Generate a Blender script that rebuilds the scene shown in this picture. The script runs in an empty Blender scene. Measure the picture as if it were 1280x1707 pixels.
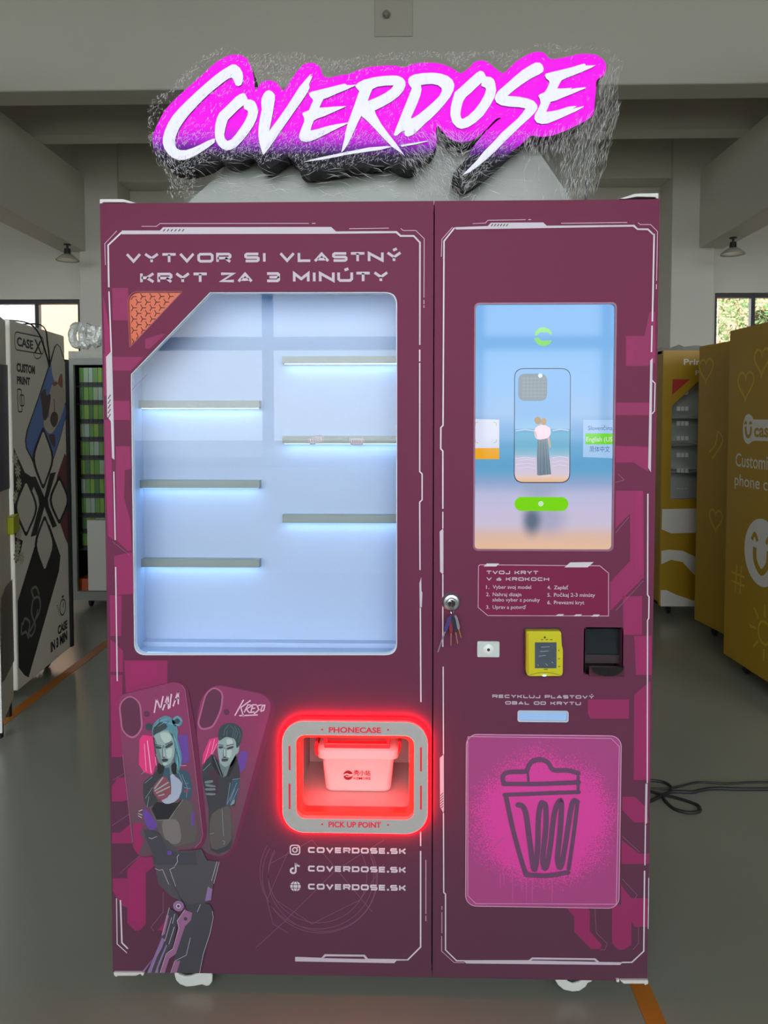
import bpy, bmesh, math, random
from mathutils import Vector, Matrix
from mathutils.geometry import tessellate_polygon
random.seed(7)
scene = bpy.context.scene
COL = scene.collection

# ---------------------------------------------------------------- camera
FPX = 1250.0                       # focal length in pixels of the 1280x1707 frame
PPX, PPY = 640.0, 757.1            # principal point (the lens is shifted)
CAMP = Vector((0.0613, -1.8315, 1.4559))
YAW, PITCH = math.radians(1.418), math.radians(2.617)
AX = Vector((-math.sin(YAW)*math.cos(PITCH), math.cos(YAW)*math.cos(PITCH), -math.sin(PITCH)))
RX = Vector((math.cos(YAW), math.sin(YAW), 0))
UX = RX.cross(AX)
cam_d = bpy.data.cameras.new('camera')
cam = bpy.data.objects.new('camera', cam_d); COL.objects.link(cam)
m = Matrix((RX, UX, -AX)).transposed().to_4x4(); m.translation = CAMP
cam.matrix_world = m
cam_d.sensor_fit = 'VERTICAL'; cam_d.sensor_height = 36.0
cam_d.lens = FPX/1707*36.0
cam_d.shift_y = -(853.5-PPY)/1707
cam_d.clip_start = 0.05; cam_d.clip_end = 300
scene.camera = cam

# ---------------------------------------------------------------- world, light, exposure
world = bpy.data.worlds.new('world'); scene.world = world; world.use_nodes = True
bgn = world.node_tree.nodes['Background']
bgn.inputs[0].default_value = (0.90, 0.96, 1.0, 1); bgn.inputs[1].default_value = 6.6
scene.view_settings.view_transform = 'Standard'
scene.view_settings.look = 'None'
scene.view_settings.exposure = 0.0
scene.view_settings.gamma = 1.0
scene.view_settings.use_curve_mapping = False
scene.cycles.use_denoising = True
scene.cycles.max_bounces = 6
scene.cycles.diffuse_bounces = 4
scene.cycles.glossy_bounces = 3
scene.cycles.transparent_max_bounces = 12
scene.cycles.use_adaptive_sampling = True
scene.cycles.adaptive_threshold = 0.025
scene.cycles.sample_clamp_indirect = 4.0
def portal(name, loc, rot, sx, sy):
    l = bpy.data.lights.new(name, 'AREA'); l.shape = 'RECTANGLE'; l.size = sx; l.size_y = sy
    l.cycles.is_portal = True
    o = bpy.data.objects.new(name, l); COL.objects.link(o); o.location = loc; o.rotation_euler = rot
    return o
R90 = math.pi/2
FRONT_Y = -5.2                       # glazed front of the hall, behind the camera
BACK_Y = 6.55                        # back wall of the hall
portal('front_window_daylight', (0, FRONT_Y-0.3, 2.85), (R90, 0, 0), 17.0, 3.8)
portal('back_window_daylight', (-5.9, BACK_Y+0.3, 2.2), (-R90, 0, 0), 4.6, 2.3)
portal('back_window_daylight', (5.7, BACK_Y+0.3, 2.2), (-R90, 0, 0), 4.6, 2.3)

# ---------------------------------------------------------------- helpers
def ray(px, py):
    return (AX*FPX + RX*(px-PPX) - UX*(py-PPY)).normalized()
def hit(px, py, p, n):
    d = ray(px, py); p = Vector(p); n = Vector(n)
    return CAMP + d*((p-CAMP).dot(n)/d.dot(n))
def atz(px, py, z=0.0): return hit(px, py, (0, 0, z), (0, 0, 1))
def aty(px, py, y=0.0): return hit(px, py, (0, y, 0), (0, 1, 0))
def atx(px, py, x=0.0): return hit(px, py, (x, 0, 0), (1, 0, 0))
def D2Y(d): return CAMP.y + d

class Plane:
    """a flat surface of a thing: u runs right, v runs up, n faces the viewer"""
    def __init__(s, o, u, v=(0, 0, 1)):
        s.o = Vector(o); s.u = Vector(u).normalized(); s.v = Vector(v).normalized(); s.n = s.u.cross(s.v)
    def w(s, u, v, d=0.0): return s.o + s.u*u + s.v*v + s.n*d
    def uv(s, px, py, d=0.0):
        p = hit(px, py, s.o + s.n*d, s.n) - s.o
        return (p.dot(s.u), p.dot(s.v))
    def px(s, pts, d=0.0): return [s.uv(x, y, d) for x, y in pts]
def zoomed(ox, oy, k, pts): return [(ox+x/k, oy+y/k) for x, y in pts]
F = Plane((0, 0, 0), (1, 0, 0))      # the front of the maroon machine
PXM = 1.35/912                       # metres per pixel on that front

def hexlin(h):
    h = h.lstrip('#'); r = []
    for i in (0, 2, 4):
        c = int(h[i:i+2], 16)/255
        r.append(c/12.92 if c <= 0.04045 else ((c+0.055)/1.055)**2.4)
    return tuple(r)
MATS = {}
def mat(name, col, rough=0.5, metal=0.0, spec=0.5, emit=None, es=0.0, var=0.0, vs=6.0, bump=0.0, bs=60.0, coat=0.0):
    if name in MATS: return MATS[name]
    m = bpy.data.materials.new(name); m.use_nodes = True; nt = m.node_tree
    b = nt.nodes['Principled BSDF']
    c = hexlin(col) if isinstance(col, str) else col
    b.inputs['Base Color'].default_value = (*c, 1)
    b.inputs['Roughness'].default_value = rough; b.inputs['Metallic'].default_value = metal
    b.inputs['Specular IOR Level'].default_value = spec
    b.inputs['Coat Weight'].default_value = coat
    if emit is not None:
        e = hexlin(emit) if isinstance(emit, str) else emit
        b.inputs['Emission Color'].default_value = (*e, 1); b.inputs['Emission Strength'].default_value = es
    tc = None
    if var > 0:
        tc = nt.nodes.new('ShaderNodeTexCoord'); n = nt.nodes.new('ShaderNodeTexNoise')
        n.inputs['Scale'].default_value = vs; n.inputs['Detail'].default_value = 5
        nt.links.new(tc.outputs['Object'], n.inputs['Vector'])
        mx = nt.nodes.new('ShaderNodeMix'); mx.data_type = 'RGBA'
        mx.inputs[6].default_value = (*[x*(1-var) for x in c], 1); mx.inputs[7].default_value = (*[min(1, x*(1+var)) for x in c], 1)
        nt.links.new(n.outputs['Fac'], mx.inputs[0]); nt.links.new(mx.outputs[2], b.inputs['Base Color'])
    if bump > 0:
        tc = tc or nt.nodes.new('ShaderNodeTexCoord'); n2 = nt.nodes.new('ShaderNodeTexNoise')
        n2.inputs['Scale'].default_value = bs; nt.links.new(tc.outputs['Object'], n2.inputs['Vector'])
        bp = nt.nodes.new('ShaderNodeBump'); bp.inputs['Strength'].default_value = bump; bp.inputs['Distance'].default_value = 0.01
        nt.links.new(n2.outputs['Fac'], bp.inputs['Height']); nt.links.new(bp.outputs[0], b.inputs['Normal'])
    MATS[name] = m
    return m
def glassmat(name, tint=(1, 1, 1), ior=1.5, rough=0.01, dark=0.0):
    """a thin pane: clear, with the mirror share of real glass"""
    if name in MATS: return MATS[name]
    m = bpy.data.materials.new(name); m.use_nodes = True; nt = m.node_tree; nt.nodes.clear()
    out = nt.nodes.new('ShaderNodeOutputMaterial'); mix = nt.nodes.new('ShaderNodeMixShader')
    tr = nt.nodes.new('ShaderNodeBsdfTransparent'); tr.inputs[0].default_value = (*[t*(1-dark) for t in tint], 1)
    gl = nt.nodes.new('ShaderNodeBsdfGlossy'); gl.inputs['Roughness'].default_value = rough
    fr = nt.nodes.new('ShaderNodeFresnel'); fr.inputs[0].default_value = ior
    nt.links.new(fr.outputs[0], mix.inputs[0]); nt.links.new(tr.outputs[0], mix.inputs[1]); nt.links.new(gl.outputs[0], mix.inputs[2])
    nt.links.new(mix.outputs[0], out.inputs[0])
    MATS[name] = m
    return m

def linked(o, mt, parent):
    COL.objects.link(o)
    if mt is not None and not o.data.materials: o.data.materials.append(mt)
    if parent is not None:
        o.parent = parent
        o.matrix_parent_inverse = Matrix.Translation(-parent.location) if parent.type == 'EMPTY' else Matrix.Identity(4)
    return o
def tag(o, label=None, cat=None, group=None, kind=None):
    if label: o['label'] = label
    if cat: o['category'] = cat
    if group: o['group'] = group
    if kind: o['kind'] = kind
    return o
def thing(name, loc, label, cat, group=None):
    o = bpy.data.objects.new(name, None); COL.objects.link(o); o.location = loc
    o.empty_display_size = 0.05
    return tag(o, label, cat, group)

class MB:
    def __init__(s): s.v = []; s.f = []
    def add(s, vs, fs):
        b = len(s.v); s.v += [tuple(x) for x in vs]; s.f += [tuple(b+i for i in f) for f in fs]; return s
    def box(s, x0, x1, y0, y1, z0, z1, M=None):
        vs = [Vector((x, y, z)) for x in (x0, x1) for y in (y0, y1) for z in (z0, z1)]
        if M is not None: vs = [M @ v for v in vs]
        return s.add(vs, [(0, 1, 3, 2), (4, 6, 7, 5), (0, 4, 5, 1), (2, 3, 7, 6), (0, 2, 6, 4), (1, 5, 7, 3)])
    def pbox(s, P, u0, u1, v0, v1, d0, d1):
        return s.prism(P, [[(u0, v0), (u1, v0), (u1, v1), (u0, v1)]], d0, d1)
    def flat(s, P, loops, d):
        """flat print: outline (and holes) on a surface"""
        pts = [p for l in loops for p in l]
        tris = tessellate_polygon([[Vector((a, b, 0)) for a, b in l] for l in loops])
        fs = []
        for t in tris:
            a, b, c = (pts[i] for i in t)
            ar = (b[0]-a[0])*(c[1]-a[1])-(b[1]-a[1])*(c[0]-a[0])
            if abs(ar) < 1e-12: continue
            fs.append(tuple(t) if ar > 0 else tuple(t)[::-1])
        return s.add([P.w(a, b, d) for a, b in pts], fs)
    def prism(s, P, loops, d0, d1, back=True):
        s.flat(P, loops, d1)
        if back:
            n = len(s.f); s.flat(P, loops, d0); s.f[n:] = [f[::-1] for f in s.f[n:]]
        for i, l in enumerate(loops):
            ar = sum(l[k][0]*l[(k+1) % len(l)][1]-l[(k+1) % len(l)][0]*l[k][1] for k in range(len(l)))
            l2 = l if (ar > 0) == (i == 0) else l[::-1]
            n = len(l2); vs = [P.w(a, b, d0) for a, b in l2]+[P.w(a, b, d1) for a, b in l2]
            s.add(vs, [(k, (k+1) % n, n+(k+1) % n, n+k) for k in range(n)])
        return s
    def stroke(s, P, pts, w, d, closed=False, taper=None):
        """a painted line of width w along points"""
        n = len(pts); L = []; Rr = []
        for i in range(n):
            p = Vector(pts[i])
            a = Vector(pts[i-1]) if (i > 0 or closed) else None
            b = Vector(pts[(i+1) % n]) if (i < n-1 or closed) else None
            d1 = (p-a).normalized() if a is not None and (p-a).length > 1e-9 else None
            d2 = (b-p).normalized() if b is not None and (b-p).length > 1e-9 else None
            if d1 is None: d1 = d2
            if d2 is None: d2 = d1
            if d1 is None: d1 = d2 = Vector((1, 0))
            t = d1+d2
            t = t.normalized() if t.length > 1e-6 else d1
            nn = Vector((-t.y, t.x)); n1 = Vector((-d1.y, d1.x))
            k = 1.0/max(0.42, nn.dot(n1)); ww = w*(taper(i/(n-1)) if taper else 1)/2
            L.append(p+nn*ww*k); Rr.append(p-nn*ww*k)
        vs = [P.w(q.x, q.y, d) for q in L]+[P.w(q.x, q.y, d) for q in Rr]
        m_ = n if closed else n-1
        return s.add(vs, [(i, n+i, n+(i+1) % n, (i+1) % n) for i in range(m_)])
    def tube(s, pts, r, n=8, closed=False, rad=None):
        pts = [Vector(p) for p in pts]; N = len(pts); rings = []; up = None
        for i in range(N):
            a = pts[i-1] if (i > 0 or closed) else pts[i]; b = pts[(i+1) % N] if (i < N-1 or closed) else pts[i]
            t = (b-a).normalized()
            if up is None: up = Vector((0, 0, 1)) if abs(t.z) < 0.9 else Vector((1, 0, 0))
            x = t.cross(up).normalized(); up = x.cross(t).normalized(); rr = rad(i/(N-1)) if rad else r
            rings.append([pts[i]+(x*math.cos(q*2*math.pi/n)+up*math.sin(q*2*math.pi/n))*rr for q in range(n)])
        vs = [v for g in rings for v in g]; fs = []
        for i in range(N if closed else N-1):
            j = (i+1) % N
            fs += [(i*n+q, j*n+q, j*n+(q+1) % n, i*n+(q+1) % n) for q in range(n)]
        if not closed:
            fs.append(tuple(range(n))); fs.append(tuple((N-1)*n+q for q in range(n))[::-1])
        return s.add(vs, fs)
    def lathe(s, prof, M, n=24):
        """turn (radius, height) pairs about the local z axis"""
        vs = [M @ Vector((r*math.cos(2*math.pi*k/n), r*math.sin(2*math.pi*k/n), h)) for r, h in prof for k in range(n)]
        fs = [(i*n+k, i*n+(k+1) % n, (i+1)*n+(k+1) % n, (i+1)*n+k) for i in range(len(prof)-1) for k in range(n)]
        if prof[0][0] > 1e-6: fs.append(tuple(range(n))[::-1])
        if prof[-1][0] > 1e-6: fs.append(tuple((len(prof)-1)*n+k for k in range(n)))
        return s.add(vs, fs)
    def build(s, name, mt, parent=None, label=None, smooth=False, bevel=0.0, seg=2, kind=None, angle=0.6):
        me = bpy.data.meshes.new(name); me.from_pydata(s.v, [], s.f); me.update()
        if bevel > 0:
            bm = bmesh.new(); bm.from_mesh(me)
            bmesh.ops.remove_doubles(bm, verts=bm.verts, dist=1e-6)
            bm.to_mesh(me); bm.free()
        if smooth:
            for p in me.polygons: p.use_smooth = True
            try: me.set_sharp_from_angle(angle=angle)
            except Exception: pass
        o = bpy.data.objects.new(name, me)
        linked(o, mt, parent)
        if bevel > 0:
            bv = o.modifiers.new('bevel', 'BEVEL'); bv.width = bevel; bv.segments = seg; bv.limit_method = 'ANGLE'; bv.angle_limit = 0.7
        return tag(o, label, kind=kind)

def rrect(u0, v0, u1, v1, r, n=6):
    out = []
    for cx, cy, a in ((u1-r, v0+r, -R90), (u1-r, v1-r, 0), (u0+r, v1-r, R90), (u0+r, v0+r, 2*R90)):
        out += [(cx+r*math.cos(a+R90*k/n), cy+r*math.sin(a+R90*k/n)) for k in range(n+1)]
    return out
def roundpoly(pts, rad, n=6):
    out = []; N = len(pts)
    for i in range(N):
        r = rad[i] if isinstance(rad, (list, tuple)) else rad
        p, a, b = Vector(pts[i]), Vector(pts[i-1]), Vector(pts[(i+1) % N])
        if r <= 0: out.append((p.x, p.y)); continue
        d1 = (a-p); d2 = (b-p); t = min(r, d1.length*0.48, d2.length*0.48)
        A = p+d1.normalized()*t; B = p+d2.normalized()*t
        for k in range(n+1):
            q = k/n; c = A*(1-q)**2+p*2*q*(1-q)+B*q*q; out.append((c.x, c.y))
    return out
def smooth(pts, n=4, closed=True):
    out = []; N = len(pts); rng = range(N) if closed else range(N-1)
    for i in rng:
        if closed: p0, p1, p2, p3 = (Vector(pts[(i+k) % N]) for k in (-1, 0, 1, 2))
        else: p0, p1, p2, p3 = (Vector(pts[min(max(i+k, 0), N-1)]) for k in (-1, 0, 1, 2))
        for k in range(n):
            t = k/n
            q = 0.5*((2*p1)+(p2-p0)*t+(2*p0-5*p1+4*p2-p3)*t*t+(3*p1-p0-3*p2+p3)*t**3)
            out.append(tuple(q))
    if not closed: out.append(tuple(Vector(pts[-1])))
    return out
def circle(cu, cv, r, n=24, a0=0.0, a1=None, ry=None):
    ry = r if ry is None else ry
    if a1 is None: return [(cu+r*math.cos(2*math.pi*k/n), cv+ry*math.sin(2*math.pi*k/n)) for k in range(n)]
    return [(cu+r*math.cos(a0+(a1-a0)*k/n), cv+ry*math.sin(a0+(a1-a0)*k/n)) for k in range(n+1)]

# lettering from Blender's own font
_TX = {}
def text_shape(t, bold=0.0):
    if (t, bold) in _TX: return _TX[(t, bold)]
    cu = bpy.data.curves.new('lettering', 'FONT'); cu.body = t; cu.size = 1; cu.offset = bold; cu.resolution_u = 3
    o = bpy.data.objects.new('lettering', cu); COL.objects.link(o)
    dg = bpy.context.evaluated_depsgraph_get(); dg.update()
    me = bpy.data.meshes.new_from_object(o.evaluated_get(dg))
    r = ([(v.co.x, v.co.y) for v in me.vertices], [tuple(p.vertices) for p in me.polygons])
    bpy.data.objects.remove(o); bpy.data.curves.remove(cu); bpy.data.meshes.remove(me)
    _TX[(t, bold)] = r
    return r
def lay_text(mb, P, t, u0, u1, v0, h, d, bold=0.0, slant=0.0, asc=None):
    """t fitted between u0 and u1, baseline v0, capital height h"""
    vs, fs = text_shape(t, bold)
    if not vs: return mb
    xs = [v[0] for v in vs]; x0, x1 = min(xs), max(xs)
    ch = 0.729
    k = (u1-u0)/(x1-x0)
    out = []
    for x, y in vs:
        v = y/ch*h
        out.append(P.w(u0+(x-x0)*k+slant*v, v0+v, d))
    return mb.add(out, fs)
def px_text(mb, P, t, xl, xr, ytop, ybase, d, bold=0.0):
    a = P.uv(xl, ybase); b = P.uv(xr, ybase); c = P.uv(xl, ytop)
    return lay_text(mb, P, t, a[0], b[0], (a[1]+b[1])/2, c[1]-a[1], d, bold)
# the wide square display lettering of the machine, drawn with strokes
_o = [(.12, 0), (.88, 0), (1, .2), (1, .8), (.88, 1), (.12, 1), (0, .8), (0, .2)]
GL = {
 'O': (1.7, [(_o, 1)]), 'C': (1.6, [([(1, 1), (.12, 1), (0, .8), (0, .2), (.12, 0), (1, 0)], 0)]),
 'D': (1.65, [([(0, 0), (.86, 0), (1, .24), (1, .76), (.86, 1), (0, 1)], 1)]),
 'E': (1.5, [([(1, 1), (0, 1), (0, 0), (1, 0)], 0), ([(0, .5), (.95, .5)], 0)]),
 'V': (1.65, [([(0, 1.06), (.5, .03), (1, 1.06)], 0)]), 'A': (1.65, [([(0, -.06), (.5, .97), (1, -.06)], 0), ([(.2, .2), (.8, .2)], 0)]),
 'R': (1.6, [([(0, -.1), (0, 1), (.88, 1), (1, .84), (1, .6), (.88, .44), (0, .44)], 0), ([(.62, .44), (1, -.08)], 0)]),
 'P': (1.55, [([(0, -.1), (0, 1), (.88, 1), (1, .84), (1, .55), (.88, .38), (0, .38)], 0)]),
 'B': (1.6, [([(0, 0), (.9, 0), (1, .12), (1, .4), (.9, .5), (.97, .6), (.97, .88), (.88, 1), (0, 1)], 1), ([(0, .5), (.9, .5)], 0)]),
 'S': (1.6, [([(1, 1), (.1, 1), (0, .86), (0, .62), (.1, .5), (.9, .5), (1, .38), (1, .14), (.9, 0), (0, 0)], 0)]),
 'K': (1.55, [([(0, -.1), (0, 1.1)], 0), ([(0, .5), (.45, .5), (1, 1.08)], 0), ([(.45, .5), (1, -.08)], 0)]),
 'L': (1.4, [([(0, 1.1), (0, 0), (1.05, 0)], 0)]), 'T': (1.55, [([(-.05, 1), (1.05, 1)], 0), ([(.5, 1), (.5, -.1)], 0)]),
 'I': (.42, [([(.5, 1.1), (.5, -.1)], 0)]), 'M': (1.75, [([(0, -.1), (0, 1.0), (.5, .25), (1, 1.0), (1, -.1)], 0)]),
 'N': (1.65, [([(0, -.1), (0, 1), (1, 0), (1, 1.1)], 0)]), 'U': (1.65, [([(0, 1.1), (0, .2), (.12, 0), (.88, 0), (1, .2), (1, 1.1)], 0)]),
 'Y': (1.6, [([(0, 1.06), (.5, .45), (1, 1.06)], 0), ([(.5, .45), (.5, -.1)], 0)]), 'Z': (1.5, [([(-.05, 1), (1, 1), (0, 0), (1.05, 0)], 0)]),
 'J': (1.4, [([(1, 1.1), (1, .2), (.88, 0), (.12, 0), (0, .2), (0, .35)], 0)]), 'H': (1.6, [([(0, -.1), (0, 1.1)], 0), ([(1, -.1), (1, 1.1)], 0), ([(0, .5), (1, .5)], 0)]),
 '3': (1.5, [([(0, 1), (.9, 1), (1, .86), (1, .6), (.9, .5), (.2, .5)], 0), ([(.9, .5), (1, .4), (1, .14), (.9, 0), (0, 0)], 0)]),
 '6': (1.5, [([(.75, 1.05), (.05, .45), (0, .3), (0, .15), (.1, 0), (.9, 0), (1, .15), (1, .35), (.9, .5), (.1, .5)], 0)]),
 '.': (.4, [([(.5, -.12), (.5, .1)], 0)]), ' ': (.8, [])}
GL['Ý'] = (1.6, GL['Y'][1]+[([(.42, 1.42), (.72, 1.62)], 0)]); GL['Ú'] = (1.65, GL['U'][1]+[([(.45, 1.42), (.75, 1.62)], 0)])
def wide_text(mb, P, t, xl, xr, ytop, ybase, d, th=0.2, gap=0.28):
    a = P.uv(xl, ybase); b = P.uv(xr, ybase); c = P.uv(xl, ytop); h = c[1]-a[1]
    tot = sum(GL[q][0] for q in t)+gap*(len(t)-1); k = (b[0]-a[0])/tot; x = a[0]; w = th*h
    for q in t:
        gw = GL[q][0]*k
        for pts, cl in GL[q][1]:
            if q == '.': mb.stroke(P, [(x+gw/2, a[1]), (x+gw/2, a[1]+w*1.1)], w*1.2, d); continue
            mb.stroke(P, [(x+w/2+p[0]*(gw-w), a[1]+w/2+p[1]*(h-w)) for p in pts], w, d, closed=bool(cl))
        x += gw+gap*k
    return mb
# ---------------------------------------------------------------- the hall
wall_m = mat('painted plaster', '#cfccc0', 0.85, var=0.05, vs=0.8, bump=0.05, bs=40)
beam_m = mat('painted concrete', '#cbc8bd', 0.85, var=0.06, vs=0.7)
dark_m = mat('black window metal', '#17181a', 0.4)
def struct(o): o['kind'] = 'structure'; return o
def floor_mat():
    m = mat('grey epoxy floor', '#6d6e66', 0.25, spec=0.45); nt = m.node_tree; b = nt.nodes['Principled BSDF']
    tc = nt.nodes.new('ShaderNodeTexCoord'); n = nt.nodes.new('ShaderNodeTexNoise'); n.inputs['Scale'].default_value = 0.5; n.inputs['Detail'].default_value = 3
    r = nt.nodes.new('ShaderNodeValToRGB'); c = r.color_ramp
    c.elements[0].position = 0.3; c.elements[0].color = (*hexlin('#7d8074'), 1); c.elements[1].position = 0.72; c.elements[1].color = (*hexlin('#8b8c81'), 1)
    nt.links.new(tc.outputs['Object'], n.inputs['Vector'])
    nt.links.new(n.outputs['Fac'], r.inputs[0]); nt.links.new(r.outputs[0], b.inputs['Base Color'])
    return m
HX = 9.0; CEIL = 4.95
fl = struct(MB().box(-HX, HX, FRONT_Y, BACK_Y+0.25, -0.2, 0).build('floor', floor_mat()))
struct(MB().box(-HX, HX, FRONT_Y, BACK_Y+0.25, CEIL, CEIL+0.2).build('ceiling', wall_m))
struct(MB().box(-HX-0.25, -HX, FRONT_Y, BACK_Y+0.25, 0, CEIL).build('wall_left', wall_m))
struct(MB().box(HX, HX+0.25, FRONT_Y, BACK_Y+0.25, 0, CEIL).build('wall_right', wall_m))
# back wall with two window openings
PB = Plane((0, BACK_Y, 0), (1, 0, 0))
wl = (-8.2, 1.25, aty(133, 520, BACK_Y).x, aty(60, 499, BACK_Y).z)
wr = (aty(1191, 520, BACK_Y).x, 0.95, 8.0, aty(1240, 488, BACK_Y).z)
rc = lambda w: [(w[0], w[1]), (w[2], w[1]), (w[2], w[3]), (w[0], w[3])]
struct(MB().prism(PB, [[(-HX, 0), (HX, 0), (HX, CEIL), (-HX, CEIL)], rc(wl), rc(wr)], -0.22, 0).build('wall_back', wall_m))
pane_m = glassmat('window glass')
def window(name, w, mulls, P, fw=0.045, sill=True):
    wo = MB(); u0, v0, u1, v1 = w
    wo.prism(P, [rc(w), [(u0+fw, v0+fw), (u1-fw, v0+fw), (u1-fw, v1-fw), (u0+fw, v1-fw)]], -0.12, -0.05)
    f = struct(wo.build(name, dark_m))
    for mu in mulls:
        MB().pbox(P, mu-fw/2, mu+fw/2, v0+fw, v1-fw, -0.115, -0.055).build('mullion', dark_m, f)
    edges = [u0]+list(mulls)+[u1]
    for a, b in zip(edges, edges[1:]):
        MB().pbox(P, a+fw/2, b-fw/2, v0+fw/2, v1-fw/2, -0.09, -0.084).build('pane', pane_m, f)
    return f
ml = aty(57.5, 520, BACK_Y).x; mr_ = aty(1259, 520, BACK_Y).x
window('window_1', wl, [ml-2.0, ml-1.0, ml], PB)
window('window_2', wr, [mr_, mr_+1.2, mr_+2.4], PB)
# glazed front of the hall behind the camera
PF = Plane((0, FRONT_Y, 0), (-1, 0, 0))
fwins = [(-8.6, 1.0, -3.1, 4.75), (-2.7, 1.0, 2.9, 4.75), (3.3, 1.0, 8.6, 4.75)]
struct(MB().prism(PF, [[(-HX, 0), (HX, 0), (HX, CEIL), (-HX, CEIL)]]+[rc(w) for w in fwins], -0.25, 0).build('wall_front', wall_m))
for i, w in enumerate(fwins):
    n = 3; st = (w[2]-w[0])/n
    f = window('window_%d' % (i+3), w, [w[0]+st*k for k in range(1, n)] if i != 1 else [-1.98, -0.775, 1.22], PF, fw=0.10)
    MB().pbox(PF, w[0]+0.06, w[2]-0.06, 2.12, 2.24, -0.125, -0.045).build('transom', dark_m, f)
# columns and beams
CY = D2Y(8.0)
lcx = aty(133, 500, CY).x; rcx0, rcx1 = aty(1118, 500, CY).x, aty(1190, 500, CY).x
struct(MB().box(lcx, lcx+0.42, CY, BACK_Y, 0, CEIL).build('trim_1', beam_m, bevel=0.01))
struct(MB().box(rcx0, rcx1, CY, BACK_Y, 0, CEIL).build('trim_2', beam_m, bevel=0.01))
NBY = D2Y(5.73); NBZ = aty(676, 145, NBY).z
struct(MB().box(-HX, HX, NBY, NBY+0.27, NBZ, CEIL).build('trim_3', beam_m, bevel=0.012))
SBY = D2Y(6.9)
struct(MB().box(-HX, HX, SBY, SBY+0.2, aty(676, 222, SBY).z, CEIL).build('trim_4', beam_m, bevel=0.012))
struct(MB().box(-HX, HX, CY+0.05, BACK_Y, aty(676, 297, CY).z, CEIL).build('trim_5', beam_m, bevel=0.012))
LZ = 3.25
la, lb = atz(0, 345, LZ), atz(135, 415, LZ); ra, rb = atz(1280, 345, LZ), atz(1145, 425, LZ)
struct(MB().box(lb.x-0.28, lb.x, FRONT_Y+0.05, CY+0.05, LZ, 4.05).build('trim_6', beam_m, bevel=0.012))
struct(MB().box(rb.x, rb.x+0.28, FRONT_Y+0.05, CY+0.05, LZ, 4.05).build('trim_7', beam_m, bevel=0.012))
# plate and small fitting on the near beam
PN = Plane((0, NBY, 0), (1, 0, 0))
c0, c1 = PN.uv(624, 62), PN.uv(688, -10)
t = thing('access_panel', PN.w((c0[0]+c1[0])/2, c0[1]), 'grey square cover plate high on the near concrete beam, above the sign', 'panel')
MB().pbox(PN, c0[0], c1[0], c0[1], c1[1], 0, 0.01).build('cover_plate', mat('grey plate', '#bdb9ae', 0.7), t, bevel=0.004)
cc = PN.uv(644, 27)
MB().lathe([(0.0, 0.05), (0.02, 0.05), (0.028, 0.035), (0.028, 0.03)], Matrix.Translation(PN.w(cc[0], cc[1])) @ Matrix.Rotation(R90, 4, 'X')).build('sensor', mat('sensor black', '#8a867d', 0.4), t)
# orange lines on the floor
org = mat('orange floor tape', '#b06a1c', 0.5, var=0.12, vs=9)
xl = (atz(20, 1188).x+atz(172, 1079).x)/2
tag(MB().box(xl-0.03, xl+0.03, -3.0, 4.3, 0, 0.0015).build('floor_tape', org), 'orange tape line on the floor beside the white phone case machine', 'tape')
xr = (atz(1050.6, 1640).x+atz(1084, 1648).x)/2
tag(MB().box(xr-0.025, xr+0.025, -3.0, 2.6, 0, 0.0015).build('floor_tape', org), 'orange tape line running under the right corner of the maroon machine', 'tape')
# pendant lamps under the long beams
def lamp(px, py, xoff, label):
    p = atz(px, py, LZ); p.x = min(p.x, lb.x-0.05) if p.x < 0 else p.x
    t = thing('pendant_lamp', (p.x, p.y, LZ-0.17), label, 'lamp', 'pendant lamps under the long beams')
    M = Matrix.Translation((p.x, p.y, LZ))
    MB().lathe([(0.035, 0), (0.035, -0.01), (0.012, -0.012), (0.012, -0.04), (0.03, -0.045), (0.034, -0.1), (0.02, -0.105)], M, 16).build('socket', mat('lamp socket black', '#16140f', 0.4), t, smooth=True)
    MB().lathe([(0.022, -0.1), (0.05, -0.105), (0.112, -0.155), (0.115, -0.165), (0.108, -0.16), (0.048, -0.112), (0.02, -0.108)], M, 28).build('shade', mat('lamp shade metal', '#a9a69c', 0.35, metal=0.2), t, smooth=True)
    MB().lathe([(0.1, -0.16), (0.06, -0.165), (0.0, -0.166)], M, 24).build('diffuser', mat('lamp glass', '#c9c4b6', 0.3), t, smooth=True)
lamp(137, 407, 0.0, 'metal pendant lamp hanging at the left, above the white phone case machine')
lamp(1222, 396, 0.0, 'metal pendant lamp hanging at the right, above the yellow machines')
# outside: yard, neighbouring houses, a tree behind the right window
struct(MB().box(-60, 60, -60, 70, -0.5, -0.25).build('ground', mat('yard asphalt', '#8a8a80', 0.9, var=0.1, vs=0.3)))
o = thing('house', (-9.5, 13, -0.25), 'beige rendered house seen through the left window', 'building')
PH = Plane((0, 12.0, 0), (1, 0, 0)); hx0 = aty(62, 520, 12.0).x
MB().box(hx0, hx0+5, 12.0, 16, -0.25, 7).build('wall', mat('peach render', '#e8b48c', 0.8, var=0.05), o)
MB().box(hx0+0.1, hx0+5.1, 11.94, 12, 0.9, 0.98).build('ledge', mat('cream stone', '#e9dcc5', 0.8), o)
o = thing('house', (-14, 15, -0.25), 'pale grey house with white blinds, left of the beige one', 'building')
MB().box(-22, hx0-0.35, 15.0, 19, -0.25, 8).build('wall', mat('pale grey render', '#bfc2cc', 0.8), o)
for k in range(9):
    xx = aty(52, 520, 14.9).x-0.62*k
    MB().box(xx-0.5, xx, 14.9, 15, 1.0, 6).build('blind', mat('white blind', '#e6e4ea', 0.7), o)
o = thing('house', (9, 16, -0.25), 'orange brick house behind the tree outside the right window', 'building')
brk = mat('orange brick', '#d98d6a', 0.85)
bn = brk.node_tree.nodes.new('ShaderNodeTexBrick'); bn.inputs['Scale'].default_value = 4.0
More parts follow.
